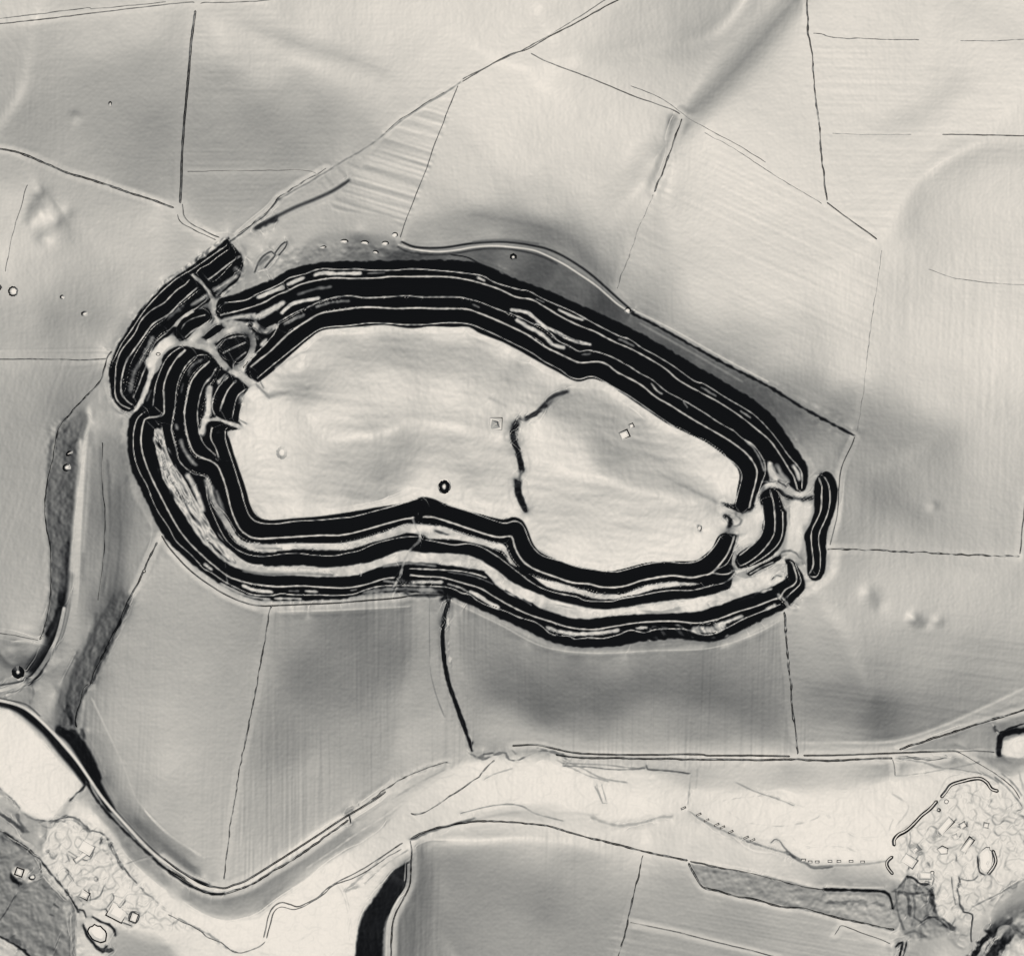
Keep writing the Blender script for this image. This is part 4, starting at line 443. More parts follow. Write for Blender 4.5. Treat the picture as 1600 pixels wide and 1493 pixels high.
# ---------------------------------------------------------------- terrain model
SP = 1.25; X0, Y0, X1, Y1 = -61.25, -61.25, 1661.25, 1556.25
NX = int(round((X1-X0)/SP))+1; NY = int(round((Y1-Y0)/SP))+1
gx = X0+SP*np.arange(NX); gy = Y0+SP*np.arange(NY)
CX, CY = np.meshgrid(gx[:-1]+SP/2, gy[:-1]+SP/2)          # cell centres
CX = CX.astype(np.float32); CY = CY.astype(np.float32)
rng = np.random.default_rng(7)
def smoothline(p, step=4.0):
    p = [np.array(q, float) for q in p]
    if len(p) == 1: p = [p[0], p[0]+.5]
    out = []
    for i in range(len(p)-1):
        a, b, c, d = p[max(i-1,0)], p[i], p[i+1], p[min(i+2,len(p)-1)]
        n = max(1, int(np.hypot(*(c-b))/step))
        for k in range(n):
            t = k/n
            out.append(.5*((2*b)+(c-a)*t+(2*a-5*b+4*c-d)*t*t+(-a+3*b-3*c+d)*t**3))
    out.append(p[-1]); return np.array(out)
def win(x0, x1, y0, y1):
    i0 = max(0, int((x0-X0)/SP)); i1 = min(NX-1, int((x1-X0)/SP)+2)
    j0 = max(0, int((y0-Y0)/SP)); j1 = min(NY-1, int((y1-Y0)/SP)+2)
    return slice(j0, max(j1,j0)), slice(i0, max(i1,i0))
def linedist(pts, m, D=None):
    """distance of every cell to a course, within m"""
    if D is None: D = np.full(CX.shape, 1e3, np.float32)
    for a, b in zip(pts[:-1], pts[1:]):
        w = win(min(a[0],b[0])-m, max(a[0],b[0])+m, min(a[1],b[1])-m, max(a[1],b[1])+m)
        x = CX[w]-a[0]; y = CY[w]-a[1]
        if x.size == 0: continue
        u = b-a; L = float(u@u)+1e-9
        t = np.clip((x*u[0]+y*u[1])/L, 0, 1)
        np.minimum(D[w], np.hypot(x-t*u[0], y-t*u[1]), out=D[w])
    return D
def bbox(pts, m):
    return win(pts[:,0].min()-m, pts[:,0].max()+m, pts[:,1].min()-m, pts[:,1].max()+m)
def inside(poly):
    w = bbox(np.array(poly, float), 3); x = CX[w]; y = CY[w]; r = np.zeros(x.shape, bool)
    n = len(poly)
    for i in range(n):
        (x1, y1), (x2, y2) = poly[i], poly[(i+1) % n]
        if y1 == y2: continue
        c = ((y1 > y) != (y2 > y)) & (x < (x2-x1)*(y-y1)/(y2-y1)+x1)
        r ^= c
    M = np.zeros(CX.shape, bool); M[w] = r; return M
def blur(A, s):
    n0, n1 = A.shape; p = int(3*s/SP)+2
    B = np.pad(A, p, mode='reflect')
    F = np.fft.rfft2(B)
    ky = np.fft.fftfreq(B.shape[0]); kx = np.fft.rfftfreq(B.shape[1]); q = 2*(pi*s/SP)**2
    F *= np.exp(-q*(ky[:,None]**2+kx[None,:]**2))
    return np.fft.irfft2(F, s=B.shape)[p:p+n0, p:p+n1].astype(np.float32)
def field_noise(s, sx=None, ang=0.0, seed=0):
    """smooth random relief: grain size s across, sx along the direction ang"""
    r = np.random.default_rng(seed).standard_normal((NY-1, NX-1)).astype(np.float32)
    F = np.fft.rfft2(r); ky = np.fft.fftfreq(NY-1)[:,None]; kx = np.fft.rfftfreq(NX-1)[None,:]
    a = kx*cos(ang)+ky*sin(ang); b = -kx*sin(ang)+ky*cos(ang); sx = sx or s
    F *= np.exp(-2*(pi*sx/SP*a)**2-2*(pi*s/SP*b)**2)
    r = np.fft.irfft2(F, s=r.shape).astype(np.float32); return r/r.std()
def sst(t): t = np.clip(t, 0, 1); return t*t*(3-2*t)
def edge(poly, m=12):
    q = np.array(list(poly)+[poly[0]], float); return q
def polymask(poly, soft, jit=0):
    poly = [tuple(p) for p in smoothline(list(poly)+[poly[0]], 5)]
    M = inside(poly); q = np.array(poly+[poly[0]], float)
    D = linedist(q, soft+8); D = np.where(M, D, -D)
    if jit: D = D+jit*N3
    return sst(D/soft+.5) if soft > 0 else (D > 0).astype(np.float32)
def stroke(T, pts, width, soft, tone, op=1.0, jit=0):
    pts = smoothline(pts); m = width/2+soft+3
    w = bbox(pts, m)
    D = linedist(pts, m)[w]
    if jit: D = D+jit*N3[w]
    a = op*sst((width/2+soft/2-D)/soft); T[w] += a*(tone-T[w])
def shepard(S, r=22.0):
    num = np.zeros(CX.shape, np.float32); den = np.zeros(CX.shape, np.float32)
    st = 4
    cx = CX[::st, ::st]; cy = CY[::st, ::st]; num = np.zeros(cx.shape); den = np.zeros(cx.shape)
    for x, y, t in S:
        k = 1/((cx-x)**2+(cy-y)**2+r*r)**2.0
        num += k*t; den += k
    A = num/den
    yi = np.clip((np.arange(CX.shape[0]))/st, 0, A.shape[0]-1.001); xi = np.clip(np.arange(CX.shape[1])/st, 0, A.shape[1]-1.001)
    j = yi.astype(int)[:,None]; i = xi.astype(int)[None,:]; fy = yi[:,None]-j; fx = xi[None,:]-i
    return (A[j,i]*(1-fy)*(1-fx)+A[j+1,i]*fy*(1-fx)+A[j,i+1]*(1-fy)*fx+A[j+1,i+1]*fy*fx).astype(np.float32)
SMAX = .46
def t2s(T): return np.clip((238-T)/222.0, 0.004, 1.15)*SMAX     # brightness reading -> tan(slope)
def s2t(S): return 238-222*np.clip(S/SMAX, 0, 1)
def tone_map():
    deep = lambda L, f: [(x, y, 236-(236-t)*(1.0+(f-1)*min(1, (236-t)/50))) for x, y, t in L]
    T = shepard(deep(G_OUT, 1.28), 26)
    pm = polymask(PLATEAU, 3); Tt = shepard(deep(G_TOP, 1.45), 16)
    halo = polymask(HALO, 12); Th = shepard(G_HALO, 14)
    T += halo*(Th-T)
    for p, w, s, t, o in SOFT_TOP: stroke(T, P(p), w, s, 233-(233-t)*(1.22 if t > 100 else 1.05), o)
    for nm, lb, ct, w, st, rag, p in BANKS: stroke(T, P(p), w+12, 8, 226, (.55 if w > 1.7 else .22)*(0 if p.startswith(('160,690','175,548')) else 1))
    for t, f, p in GROUND: T += polymask(P(p), f*(2.1 if t > 200 else 1), .4)*(.85 if t in (100, 120) else 1)*(t-T)
    for p, w, s, t, j, o in GSTROKES: stroke(T, P(p), max(w, 2.1) if t < 175 else w, s, t-(12 if w < 2 and t < 175 else 0), min(1, o+.1), j*.7)
    om = np.zeros_like(T)
    for pl in (OUTER, FLANK): om = np.maximum(om, polymask(pl, 4, .5))
    T += om*(-22-T)
    T += pm*(Tt-T)
    rim = linedist(edge(PLATEAU), 30); T += pm*.75*sst((20-rim)/16)*(233-T)
    for pl in (STRIP_E, STRIP_B, STRIP_C): T += polymask(pl, 4, .35)*(208+12*N5-T)
    for pl in (ISLAND_D, ISLAND_E, BANK_G, BANK_H, BANK_J): pass
    P1 = PATCHES
    for p, w, s, t in P1: stroke(T, P(p), w, s*1.25, t, 1, .4)
    for pl in (ISLAND_D, ISLAND_E, ISLAND_F, BANK_G, BANK_H, BANK_J): T += polymask(pl, 3, .3)*(-22-T)
    for k, i, w, t, p in LINES: stroke(T, P(p), w*.8, 2.3, t, 1, .18)
    for p, w, s, t in LATE: stroke(T, P(p), w, s, t, 1, .3)
    return T, om, pm
def solve(T, iters=24):
    S = t2s(T).astype(np.float32)
    sm = .9*np.exp(-(np.abs(S-blur(S, 3))/.008)**2); sm *= (S < .3); sm = blur(sm, 1.5)
    # signed start: crests up, ditch bottoms down, the rest a hill falling away from the plateau
    m = 40
    dc = np.full(T.shape, 60., np.float32); dd = dc.copy(); d0 = dc.copy()
    for k, i, w, t, p in LINES: linedist(smoothline(P(p)), m, dc if k == 'c' else dd)
    for pl in (OUTER, PLATEAU, FLANK, BANK_G, BANK_H, ISLAND_D, ISLAND_E, STRIP_E, STRIP_B, STRIP_C): linedist(edge(pl), m, d0)
    for pl in (STRIP_E, STRIP_B, STRIP_C): d0[inside(pl)] = 0
    works = np.zeros(T.shape, np.float32)
    for pl in (OUTER, FLANK, BANK_G, BANK_H): works = np.maximum(works, inside(pl))
    works *= 1-inside(PLATEAU)
    wc, wd, w0 = [1/(q+.6)**2 for q in (dc, dd, d0)]
    r = (wc-wd)/(wc+wd+w0)
    dp = np.full(T.shape, 0, np.float32)
    ax = smoothline(P("430,690 600,660 760,680 900,740 1060,780"), 40)
    dpl = linedist(ax, 2600)
    B = 62*np.exp(-(dpl/330)**2)*2.0 - .06*dpl
    B += 6*field_noise(90, seed=3)
    B += 9*np.tanh(((CX-1140)*.724+(CY-105)*.69)/35)*np.exp(-((CX-1150)**2+(CY-90)**2)/170**2)
    B += .22*np.logaddexp(0, (CY-1300)/20)*20*sst((CX-500)/200)
    Hc = B+8*r*works
    H = np.zeros((NY, NX)); 
    Pd = np.pad(Hc, 1, mode='edge'); H = (Pd[:-1,:-1]+Pd[1:,:-1]+Pd[:-1,1:]+Pd[1:,1:])/4
    H = H.astype(np.float64)
    n0, n1 = H.shape
    l0 = 2-2*np.cos(pi*np.arange(n0)/n0); l1 = 2-2*np.cos(pi*np.arange(n1)/n1)
    den = l0[:,None]+l1[None,:]; den[0,0] = 1; LP = np.exp(-(den/5.2)**6)*np.exp(-(l0[:,None]*l1[None,:]/7)**2)
    def dct2(A):
        B = np.concatenate([A, A[::-1]], 0); F = np.fft.rfft(B, axis=0)[:n0]*np.exp(-1j*pi*np.arange(n0)/(2*n0))[:,None]; A = F.real
        B = np.concatenate([A, A[:, ::-1]], 1); F = np.fft.rfft(B, axis=1)[:, :n1]*np.exp(-1j*pi*np.arange(n1)/(2*n1))[None,:]; return F.real
    def idct1(A, ax):
        n = A.shape[ax]; sh = [1,1]; sh[ax] = n
        C = A*np.exp(1j*pi*np.arange(n)/(2*n)).reshape(sh)
        z = list(A.shape); z[ax] = n+1; C2 = np.zeros(z, complex)
        sl = [slice(None)]*2; sl[ax] = slice(0, n); C2[tuple(sl)] = C
        r = np.fft.irfft(C2, 2*n, axis=ax); return r[tuple(sl)]
    for it in range(iters):
        ex = (H[:,1:]-H[:,:-1])/SP; ey = (H[1:]-H[:-1])/SP
        cx = (ex[1:]+ex[:-1])/2; cy = (ey[:,1:]+ey[:,:-1])/2
        g = np.hypot(cx, cy)+1e-4
        k = np.clip(S/g, 0, 2.2)
        k = k+sm*(blur(k, 5)-k)
        kp = np.pad(k, 1, mode='edge')
        kx = (kp[1:,1:-1]+kp[:-1,1:-1])/2; ky = (kp[1:-1,1:]+kp[1:-1,:-1])/2
        tx = ex*kx; ty = ey*ky
        div = np.zeros_like(H)
        div[:,:-1] += tx; div[:,1:] -= tx; div[:-1] += ty; div[1:] -= ty
        F = dct2(div*SP); F = -F/den*LP; F[0,0] = 0
        H = idct1(idct1(F, 1), 0)
    m = np.exp(-(np.abs(S-blur(S, 5))/.012)**2)*(S < .3)*(1-np.clip(works, 0, 1)); m = np.clip(blur(m.astype(np.float32), 4)*1.5-.5, 0, 1)
    Hf = H.astype(np.float32); Hb = blur(Hf, 8)
    mp = np.pad(m, 1, mode='edge'); mp = (mp[:-1,:-1]+mp[1:,:-1]+mp[:-1,1:]+mp[1:,1:])/4
    H = H+mp*(Hb-Hf)
    return H, S
def slope_of(H):
    ex = (H[:,1:]-H[:,:-1])/SP; ey = (H[1:]-H[:-1])/SP
    return np.hypot((ex[1:]+ex[:-1])/2, (ey[:,1:]+ey[:,:-1])/2)
HALO = P("395,440 430,415 455,395 490,372 540,362 615,372 625,386 680,392 740,386 800,386 850,397 880,412 930,445 985,487 1050,522 1130,567 1200,603 1334,682 1318,720 1310,745 1290,738 1270,742 1255,730 1240,760 1190,760 700,560 470,500 380,470 375,460")
# ---------------------------------------------------------------- run the terrain model
N3 = field_noise(2.2, seed=11); N5 = field_noise(3, 12, 0, seed=12)+.5*field_noise(5, seed=13)
T, om, pm = tone_map()
H, S = solve(T, 16)
H -= np.median(H)
def at_nodes(C):
    p = np.pad(C, 1, mode='edge'); return (p[:-1,:-1]+p[1:,:-1]+p[:-1,1:]+p[1:,1:])/4
# ploughing, rough ground, small unevenness everywhere
D = .011*field_noise(1.5, seed=21)+.007*field_noise(1.4, 9, pi/2, seed=26)+.005*field_noise(1.4, 9, 0, seed=27)+.012*field_noise(5, seed=22)+.03*field_noise(14, seed=25)
QX, QY = CX, CY
for i, (pl, ang, spc, amp) in enumerate(PLOUGH):
    m = polymask(P(pl), 8); a = radians(ang)
    w = 2*field_noise(70, seed=100+i)
    u = -QX*sin(a)+QY*cos(a)+w
    n = field_noise(spc*.28, spc*9, a, seed=200+i)
    n2 = field_noise(spc*.16, spc*6, a+.02, seed=300+i)
    g = .5+.5*sst(.5+.5*field_noise(60, seed=400+i))
    D += .6*m*amp*(np.sin(2*pi*u/spc)*.35*sst(.5+.8*field_noise(40, seed=500+i))+n*.9+.25*n2)*g
r = np.zeros_like(D)
for pl in ROUGH: r = np.maximum(r, polymask(P(pl), 8))
D += r*(.02*field_noise(1.9, seed=32)+.09*np.tanh(field_noise(7, seed=34)/.14)+.07*np.tanh(field_noise(4, seed=35)/.2)+.10*np.tanh((np.sin((CX*.8+CY*.6)/6+1.2*field_noise(22, seed=38))*np.sin((CX*-.6+CY*.8)/7+1.2*field_noise(22, seed=39))+.25*field_noise(6, seed=40))/.12))
r = np.zeros_like(D)
for pl in GRAINY: r = np.maximum(r, polymask(P(pl), 16))
D += r*(.06*field_noise(2.6, seed=61)+.035*field_noise(1.7, seed=62)+.10*field_noise(5, 11, .5, seed=63))
flat = sst((T-214)/16)*(1-np.clip(om, 0, 1))
for hx, hy, hs, ha in ((1356,926,8,.9),(1427,965,7,1.1),(1466,969,6,.6),(1458,791,6,.6),(118,184,6,.7),(1449,975,5,-.4),(62,330,9,1.1),(88,345,7,-.7),(70,372,9,1.0),(104,330,8,-.5),(48,345,6,.5),(1375,945,8,-.5),(60,300,7,-.8)):
    D += ha*np.exp(-((CX-hx)**2+(CY-hy)**2)/(2*hs*hs))
D += flat*(.022*np.tanh(field_noise(11, 18, .2, seed=36)/.08)+.018*np.tanh(field_noise(6, seed=37)/.15))*sst((CY-1160)/40)
r = np.zeros_like(D)
for pl in LEATHER: r = np.maximum(r, polymask(P(pl), 4))
D += r*.35*field_noise(2.2, 5, radians(60), seed=33)
top = np.maximum(pm, 0)
D += top*(.03*field_noise(3.2, 16, radians(8), seed=41)+.02*field_noise(2.4, seed=42)+.05*field_noise(7, 30, radians(5), seed=43))
works = np.clip(om-pm, 0, 1)
D += works*(.055*field_noise(4, seed=51)+.03*field_noise(2.2, seed=52))
H = H+at_nodes(D)
# small scanning lines of the valley floor: meander scars
def ground_z(x, y):
    fx = (np.asarray(x, float)-X0)/SP; fy = (np.asarray(y, float)-Y0)/SP
    fx = np.clip(fx, 0, NX-1.001); fy = np.clip(fy, 0, NY-1.001)
    i = fx.astype(int); j = fy.astype(int); a = fx-i; b = fy-j
    return H[j,i]*(1-a)*(1-b)+H[j,i+1]*a*(1-b)+H[j+1,i]*(1-a)*b+H[j+1,i+1]*a*b
# ---------------------------------------------------------------- material
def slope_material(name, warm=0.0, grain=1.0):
    """slope shading put into the colour: pale where level, near-black where steep (true face normal only)"""
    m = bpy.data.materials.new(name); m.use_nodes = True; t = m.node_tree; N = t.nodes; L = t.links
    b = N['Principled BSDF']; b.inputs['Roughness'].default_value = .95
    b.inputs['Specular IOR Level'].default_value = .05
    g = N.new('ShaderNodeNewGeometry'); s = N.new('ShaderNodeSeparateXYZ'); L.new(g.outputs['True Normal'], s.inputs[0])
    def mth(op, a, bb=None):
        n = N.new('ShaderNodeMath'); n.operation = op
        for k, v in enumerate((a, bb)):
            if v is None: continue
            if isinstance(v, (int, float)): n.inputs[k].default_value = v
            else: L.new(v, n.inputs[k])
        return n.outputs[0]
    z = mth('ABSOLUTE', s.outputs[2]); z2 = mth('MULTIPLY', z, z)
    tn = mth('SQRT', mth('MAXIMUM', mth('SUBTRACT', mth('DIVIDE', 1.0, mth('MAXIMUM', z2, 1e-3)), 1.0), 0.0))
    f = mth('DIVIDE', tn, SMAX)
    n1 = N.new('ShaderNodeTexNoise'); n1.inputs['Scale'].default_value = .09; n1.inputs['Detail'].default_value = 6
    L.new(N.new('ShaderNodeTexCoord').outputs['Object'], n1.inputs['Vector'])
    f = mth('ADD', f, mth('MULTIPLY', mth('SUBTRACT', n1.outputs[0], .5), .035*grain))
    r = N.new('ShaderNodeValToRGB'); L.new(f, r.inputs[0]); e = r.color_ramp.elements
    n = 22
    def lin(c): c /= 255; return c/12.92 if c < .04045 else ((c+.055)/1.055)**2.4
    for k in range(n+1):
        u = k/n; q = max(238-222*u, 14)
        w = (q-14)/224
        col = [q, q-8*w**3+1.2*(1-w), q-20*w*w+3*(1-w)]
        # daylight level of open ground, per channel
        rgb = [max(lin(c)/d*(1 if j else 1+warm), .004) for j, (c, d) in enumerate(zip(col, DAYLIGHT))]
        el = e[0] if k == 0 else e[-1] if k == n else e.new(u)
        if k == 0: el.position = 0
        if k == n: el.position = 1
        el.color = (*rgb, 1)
    L.new(r.outputs[0], b.inputs['Base Color'])  # shading by steepness goes straight into the base colour
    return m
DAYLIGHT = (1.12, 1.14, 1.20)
M_ground = slope_material("slope_shaded_ground"); M_ramp = slope_material("slope_shaded_rampart", 0, .8)  # tones are slope shading held in the colour, not turf
M_bank = slope_material("slope_shaded_bank", 0, 1.5); M_road = slope_material("slope_shaded_track", .0, .6)
M_mound = slope_material("slope_shaded_mound", 0, 1.0)
col = scene.collection
def wx(x): return x-800.0
def wy(y): return 746.5-y
def tagit(o, label=None, cat=None, group=None, kind=None):
    for k, v in (('label', label), ('category', cat), ('group', group), ('kind', kind)):
        if v: o[k] = v
def mesh_object(name, V, F, mat):
    """V (n,3), F (m,4) or (m,3) index array; plane coordinates already in world units"""
    me = bpy.data.meshes.new(name); V = np.asarray(V, np.float32); F = np.asarray(F, np.int32); k = F.shape[1]
    me.vertices.add(len(V)); me.vertices.foreach_set('co', V.ravel())
    me.loops.add(F.size); me.loops.foreach_set('vertex_index', F.ravel())
    me.polygons.add(len(F)); me.polygons.foreach_set('loop_start', np.arange(0, F.size, k, dtype=np.int32))
    me.polygons.foreach_set('loop_total', np.full(len(F), k, np.int32))
    me.update(calc_edges=True); me.materials.append(mat)
    o = bpy.data.objects.new(name, me); col.objects.link(o); return o
IDX = np.arange(NX*NY, dtype=np.int32).reshape(NY, NX)
QUADS = np.stack([IDX[1:,:-1], IDX[1:,1:], IDX[:-1,1:], IDX[:-1,:-1]], -1)   # anticlockwise seen from above
GX, GY = np.meshgrid(wx(gx), wy(gy))
# ---------------------------------------------------------------- which ground belongs to which rampart
ids = list(RAMPARTS); lab = np.zeros(CX.shape, np.int16); best = np.full(CX.shape, 16., np.float32)
for k, i, w, t, p in LINES:
    pts = smoothline(P(p)); wn = bbox(pts, 18)
    d = linedist(pts, 17)[wn]
    if k == 'd': d = d-.3
    c = d < best[wn]
    best[wn] = np.where(c, d, best[wn]); v = ids.index(i)+1 if (k == 'c' and i in ids) else -1
    lab[wn] = np.where(c, v, lab[wn])
wk = np.zeros(CX.shape, bool)
for pl in (OUTER, FLANK, BANK_G, BANK_H, BANK_J, ISLAND_D, ISLAND_E): wk |= inside(pl)
Tb = blur(T, 1.2)
lab[~wk | (lab < 0) | ((Tb > 120) & (best > 2.6)) | (pm > .6)] = 0
# keep each rampart clean: majority vote of neighbours
for _ in range(2):
    for v in np.unique(lab):
        if v == 0: continue
        m = blur((lab == v).astype(np.float32), 1.3)
        lab[(lab == v) & (m < .35)] = 0
def specks(L):
    for v in np.unique(L):
        if v > 0: L[(L == v) & (blur((L == v).astype(np.float32), 3) < .22)] = 0
specks(lab)
inner = np.zeros((NY, NX), bool); pl_ = np.pad(lab, 1)
a, b, c, d = pl_[:-1,:-1], pl_[1:,:-1], pl_[:-1,1:], pl_[1:,1:]
inner = (a > 0) & (a == b) & (a == c) & (a == d)
# ---------------------------------------------------------------- the ground, one sheet out to the horizon
Zg = H-1.3*inner
V = np.stack([GX.ravel(), GY.ravel(), Zg.ravel()], 1)
rim = np.concatenate([IDX[0,:-1], IDX[:-1,-1], IDX[-1,:0:-1], IDX[:0:-1,0]])
rings = [rim]; base = len(V); zm = float(H[0].mean()); VV = [V]
for kk, (sc, f) in enumerate(((1.08, .6), (1.3, .2), (2.0, 0), (5, 0))):
    q = V[rim].copy(); q[:,:2] *= sc; q[:,2] = zm+(q[:,2]-zm)*f
    VV.append(q); rings.append(np.arange(base, base+len(rim), dtype=np.int32)); base += len(rim)
FF = [QUADS.reshape(-1, 4)]
for r0, r1 in zip(rings[:-1], rings[1:]):
    FF.append(np.stack([r0, np.roll(r0, -1), np.roll(r1, -1), r1], 1))
ground = mesh_object("ground", np.concatenate(VV), np.concatenate(FF), M_ground); tagit(ground, kind='structure')
# ---------------------------------------------------------------- ramparts: solid earth bodies bedded in the ground
def side_of(lines):
    """which flank of the crest a cell lies on, and its distance to the crest"""
    D = np.full(CX.shape, 1e3, np.float32); Sd = np.ones(CX.shape, bool)
    for pts in lines:
        for a, b in zip(pts[:-1], pts[1:]):
            w = win(min(a[0],b[0])-17, max(a[0],b[0])+17, min(a[1],b[1])-17, max(a[1],b[1])+17)
            x = CX[w]-a[0]; y = CY[w]-a[1]; u = b-a
            if x.size == 0: continue
            k = np.clip((x*u[0]+y*u[1])/(float(u@u)+1e-9), 0, 1); d = np.hypot(x-k*u[0], y-k*u[1]); c = d < D[w]
            D[w] = np.where(c, d, D[w]); Sd[w] = np.where(c, (u[0]*y-u[1]*x) > 0, Sd[w])
    return D, Sd
def pieces(m):
    left = set(zip(*[a.tolist() for a in np.nonzero(m)])); out = []
    while left:
        st = [left.pop()]; comp = [st[0]]
        while st:
            j, i = st.pop()
            for q in ((j+a, i+b) for a in (-1,0,1) for b in (-1,0,1)):
                if q in left: left.remove(q); st.append(q); comp.append(q)
        out.append(comp)
    out.sort(key=len, reverse=True); res = []
    for k, comp in enumerate(out):
        if len(comp) < 25:
            if k: continue
        a = np.array(comp); mm = np.zeros_like(m); mm[a[:,0], a[:,1]] = True; res.append(mm)
    return res
def earth_body(name, m, parent, c):
    q = QUADS[m]; u, inv = np.unique(q, return_inverse=True); q = inv.reshape(q.shape)
    z = H.ravel()[u]; tv = np.stack([GX.ravel()[u]-c[0], GY.ravel()[u]-c[1], z-c[2]], 1)
    bot = tv.copy(); bot[:,2] -= np.where(inner.ravel()[u], 1.1, .02)
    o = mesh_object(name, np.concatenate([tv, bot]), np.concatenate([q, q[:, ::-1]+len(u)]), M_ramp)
    o.parent = parent; return o
for n, i in enumerate(ids):
    m = lab == n+1
    if not m.any(): continue
    D_, Sd_ = side_of([smoothline(P(p)) for k, j, w, tt, p in LINES if j == i and k == 'c'])
    nm, label, cat = RAMPARTS[i]; js, is_ = np.nonzero(m)
    c = (float(wx(CX[m].mean())), float(wy(CY[m].mean())), float(H[js, is_].min())-1.5)
    root = bpy.data.objects.new(nm, None); root.location = c; col.objects.link(root)
    tagit(root, label, cat, "earth ramparts of the hillfort")
    cr = m & (D_ < 1.5)
    for pn, mm in (("crest", cr), ("scarp", m & ~cr & Sd_), ("scarp", m & ~cr & ~Sd_)):
        for piece in pieces(mm): earth_body(pn, piece, root, c)
# ---------------------------------------------------------------- lanes and tracks, laid just above the ground
roadmask = np.zeros(CX.shape, bool)
for nm, label, cat, w, p in ROADS:
    d = linedist(smoothline(P(p)), w); m = (d < w/2) & (lab == 0) & ~roadmask
    roadmask |= m
    q = QUADS[m]; u, inv = np.unique(q, return_inverse=True)
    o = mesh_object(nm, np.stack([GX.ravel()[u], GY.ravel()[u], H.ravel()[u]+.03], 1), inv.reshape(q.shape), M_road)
    tagit(o, kind='structure')
# ---------------------------------------------------------------- banks
def bank_mesh(pts, width, steep, rag, seed):
    r = np.random.default_rng(seed)
    p = smoothline(P(pts), 1.6); keep = (p[:,0] > X0+1) & (p[:,0] < X1-1) & (p[:,1] > Y0+1) & (p[:,1] < Y1-1); p = p[keep]
    n = len(p); t = np.gradient(p, axis=0); t /= np.linalg.norm(t, axis=1)[:,None]+1e-9; nr = np.stack([-t[:,1], t[:,0]], 1)
    def nz(s):
        k = np.exp(-.5*(np.arange(-int(3*s), int(3*s)+1)/s)**2); z = np.convolve(r.standard_normal(n+len(k)), k, 'same')[:n]; return z/(np.sqrt((k*k).sum())+1e-9)
    p = p+nr*(nz(2.5)*rag*.55)[:,None]
    hw = width/2*np.clip(1+nz(1.6)*rag*.25, .6, 1.5); flat = .26 if width > 4.5 and rag < .2 else .06
    st = SMAX*steep*.92*np.clip(1+.15*nz(8)+nz(1.1)*rag*.33, .25, 1.4)
    off = .25*nz(4)
    ends = np.minimum(1, np.minimum(np.arange(n), np.arange(n)[::-1])/2.0); hw = hw*(.3+.7*ends)
    A = p-nr*hw[:,None]; B = p+nr*hw[:,None]
    za = ground_z(A[:,0], A[:,1]); zb = ground_z(B[:,0], B[:,1]); st = np.maximum(st, 2.1*np.abs(zb-za)/(2*hw+.1)); rows = [(A, za-.03)]
    for f in (-flat, flat):
        K = p+nr*((np.clip(off, -.5, .5)*(1-flat)+f)*hw)[:,None]
        rows.append((K, (za+zb)/2+f*(zb-za)/2+st*hw*(1-flat)*ends))
    rows += [(B, zb-.03), (B, zb-.8), (A, za-.8)]
    V = np.concatenate([np.c_[wx(q[:,0]), wy(q[:,1]), z] for q, z in rows])
    i = np.arange(n-1); k = len(rows)
    F = [np.stack([a*n+i, ((a+1) % k)*n+i, ((a+1) % k)*n+i+1, a*n+i+1], 1) for a in range(k)]
    F = np.concatenate(F+[[[0, 5*n, 4*n, n], [n, 4*n, 3*n, 2*n]], [[n-1, 2*n-1, 5*n-1, 6*n-1], [2*n-1, 3*n-1, 4*n-1, 5*n-1]]])
    return V, F
cnt = {}
for s, (nm, label, cat, w, st, rag, p) in enumerate(BANKS):
    V, F = bank_mesh(p, w, st, rag, 900+s)
    o = mesh_object(nm, V, F, M_bank); tagit(o, label, cat)
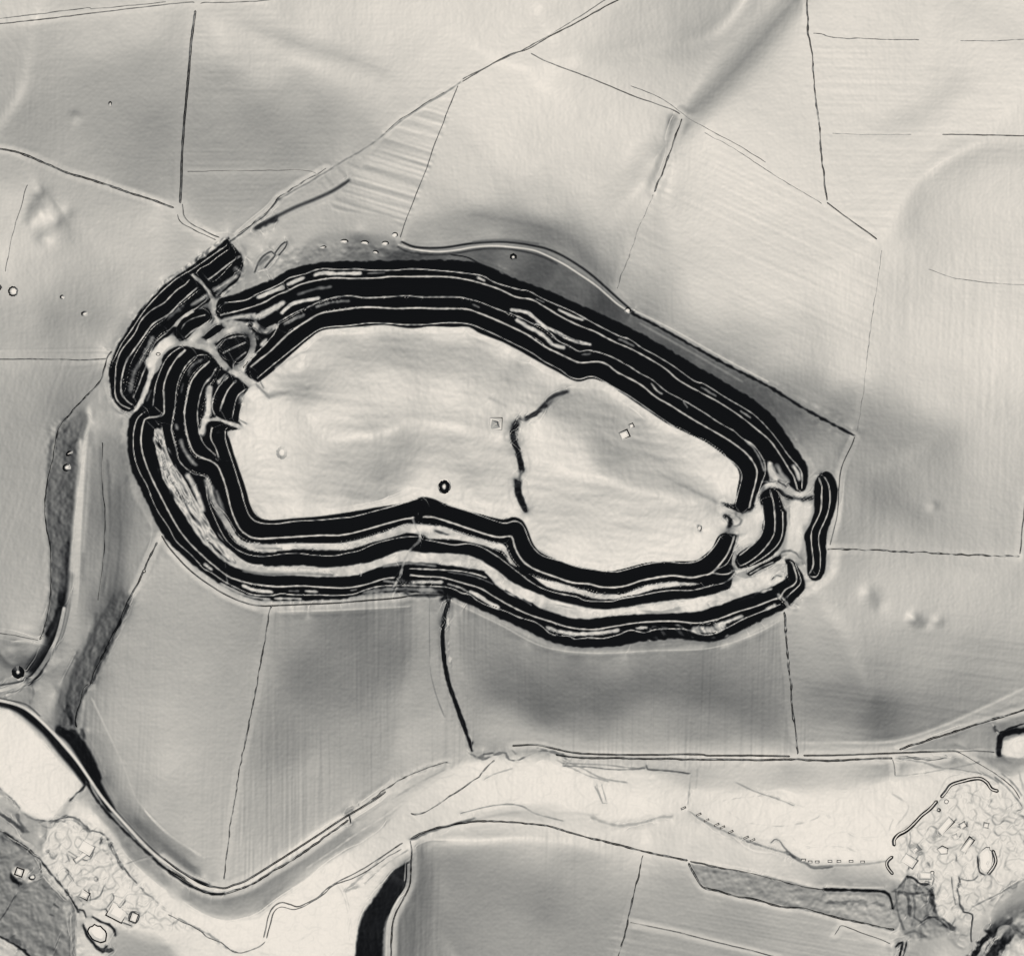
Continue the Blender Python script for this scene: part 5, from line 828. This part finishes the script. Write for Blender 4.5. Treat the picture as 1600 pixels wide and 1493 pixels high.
# ---------------------------------------------------------------- mounds, barrows and platforms
def mound_mesh(x, y, rx, ry, ang, h, skirt, n, seed):
    r = np.random.default_rng(seed); a = radians(ang)
    def loop(f, wob):
        th = 2*pi*(np.arange(n)+.5)/n
        if n <= 4:
            u = np.sign(np.cos(th))*1.0; v = np.sign(np.sin(th))*1.0
            if n == 3: u = np.cos(th); v = np.sin(th)
        else: u = np.cos(th); v = np.sin(th)
        k = 1+wob
        lx = u*max(rx-f, rx*.12)*k; ly = v*max(ry-f, ry*.12)*k
        return x+lx*cos(a)-ly*sin(a), y+lx*sin(a)+ly*cos(a)
    wob = r.standard_normal(n)*(.05 if n > 4 else .02)
    bx, by = loop(0, wob); sx, sy = loop(skirt, wob); tx, ty = loop(skirt+.45*(min(rx, ry)-skirt), wob)
    zb = ground_z(bx, by); zs = ground_z(sx, sy); flush = h < 0
    h = abs(h); lev = zs.max() if flush else zs.max()*.4+zs.mean()*.6
    zs2 = lev+(zs-lev)*(.1 if flush else .3)+h*.95; zt = np.full(n, lev+h)
    V = [np.c_[wx(bx), wy(by), zb-.8], np.c_[wx(bx), wy(by), zb-.02], np.c_[wx(sx), wy(sy), zs2], np.c_[wx(tx), wy(ty), zt], [[wx(x), wy(y), lev+h*1.01]]]
    V = np.concatenate(V); F = []
    for k in range(3):
        for i in range(n):
            j = (i+1) % n; F.append([k*n+i, (k+1)*n+i, (k+1)*n+j, k*n+j]); 
    T3 = [[3*n+i, 4*n, 3*n+(i+1) % n] for i in range(n)]
    me = bpy.data.meshes.new("mound"); me.from_pydata([tuple(map(float, v)) for v in V], [], F+T3+[list(range(n))]); me.update(); return me
for k, q in enumerate(MOUNDS):
    q = list(q)
    if q[0] in ('rabbit_mound', 'level_platform', 'small_mound') and q[8] > .5: q[8] = -.12
    if q[0] == 'house_platform' and q[8] < 1: q[8] = min(q[8], .42); q[9] = max(q[9], 2.2)
    if q[0] in ('stump_mound', 'farm_hollow_mound'): q[8] *= .7
    if q[0] == 'paddock_bank_mound': q[8] = .15
    MOUNDS[k] = q
groups = {'rabbit_mound': "row of bright mounds above the northern ramparts", 'house_platform': "building platforms of the villages", 'stump_mound': "small dashes of mound along the old stream bank", 'spoil_heap': "spoil heaps in the western coombe"}
for s, (nm, label, cat, x, y, rx, ry, ang, h, sk, n) in enumerate(MOUNDS):
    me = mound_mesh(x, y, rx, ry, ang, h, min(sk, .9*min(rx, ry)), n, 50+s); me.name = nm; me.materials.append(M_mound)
    o = bpy.data.objects.new(nm, me); col.objects.link(o); tagit(o, label, cat, groups.get(nm))

def raised(x, y, rx, ry, ang, h, sk, n, lift, seed, name, parent_label):
    me = mound_mesh(x, y, rx, ry, ang, h, sk, n, seed); me.name = name; me.materials.append(M_mound)
    for v in me.vertices: v.co.z += lift
    o = bpy.data.objects.new(name, me); col.objects.link(o)
    o.parent = next(q for q in col.objects if q.get('label') == parent_label)
raised(775, 662, 2.2, 2.2, 0, .5, 1.0, 10, 1.1, 71, "central_pedestal", "small square temple footing with a bright centre on the plateau")
raised(775, 662, 10.5, 10.5, 0, .25, 1.6, 4, -.15, 73, "outer_rim", "small square temple footing with a bright centre on the plateau")
raised(694, 758, 11.5, 13.5, 0, .35, 2.6, 30, -.2, 74, "foot_ledge", "dark round burial mound with a bright top near the southern plateau edge")
raised(694, 760, 3.6, 3.8, 0, .4, 1.2, 16, 3.3, 72, "summit_cap", "dark round burial mound with a bright top near the southern plateau edge")
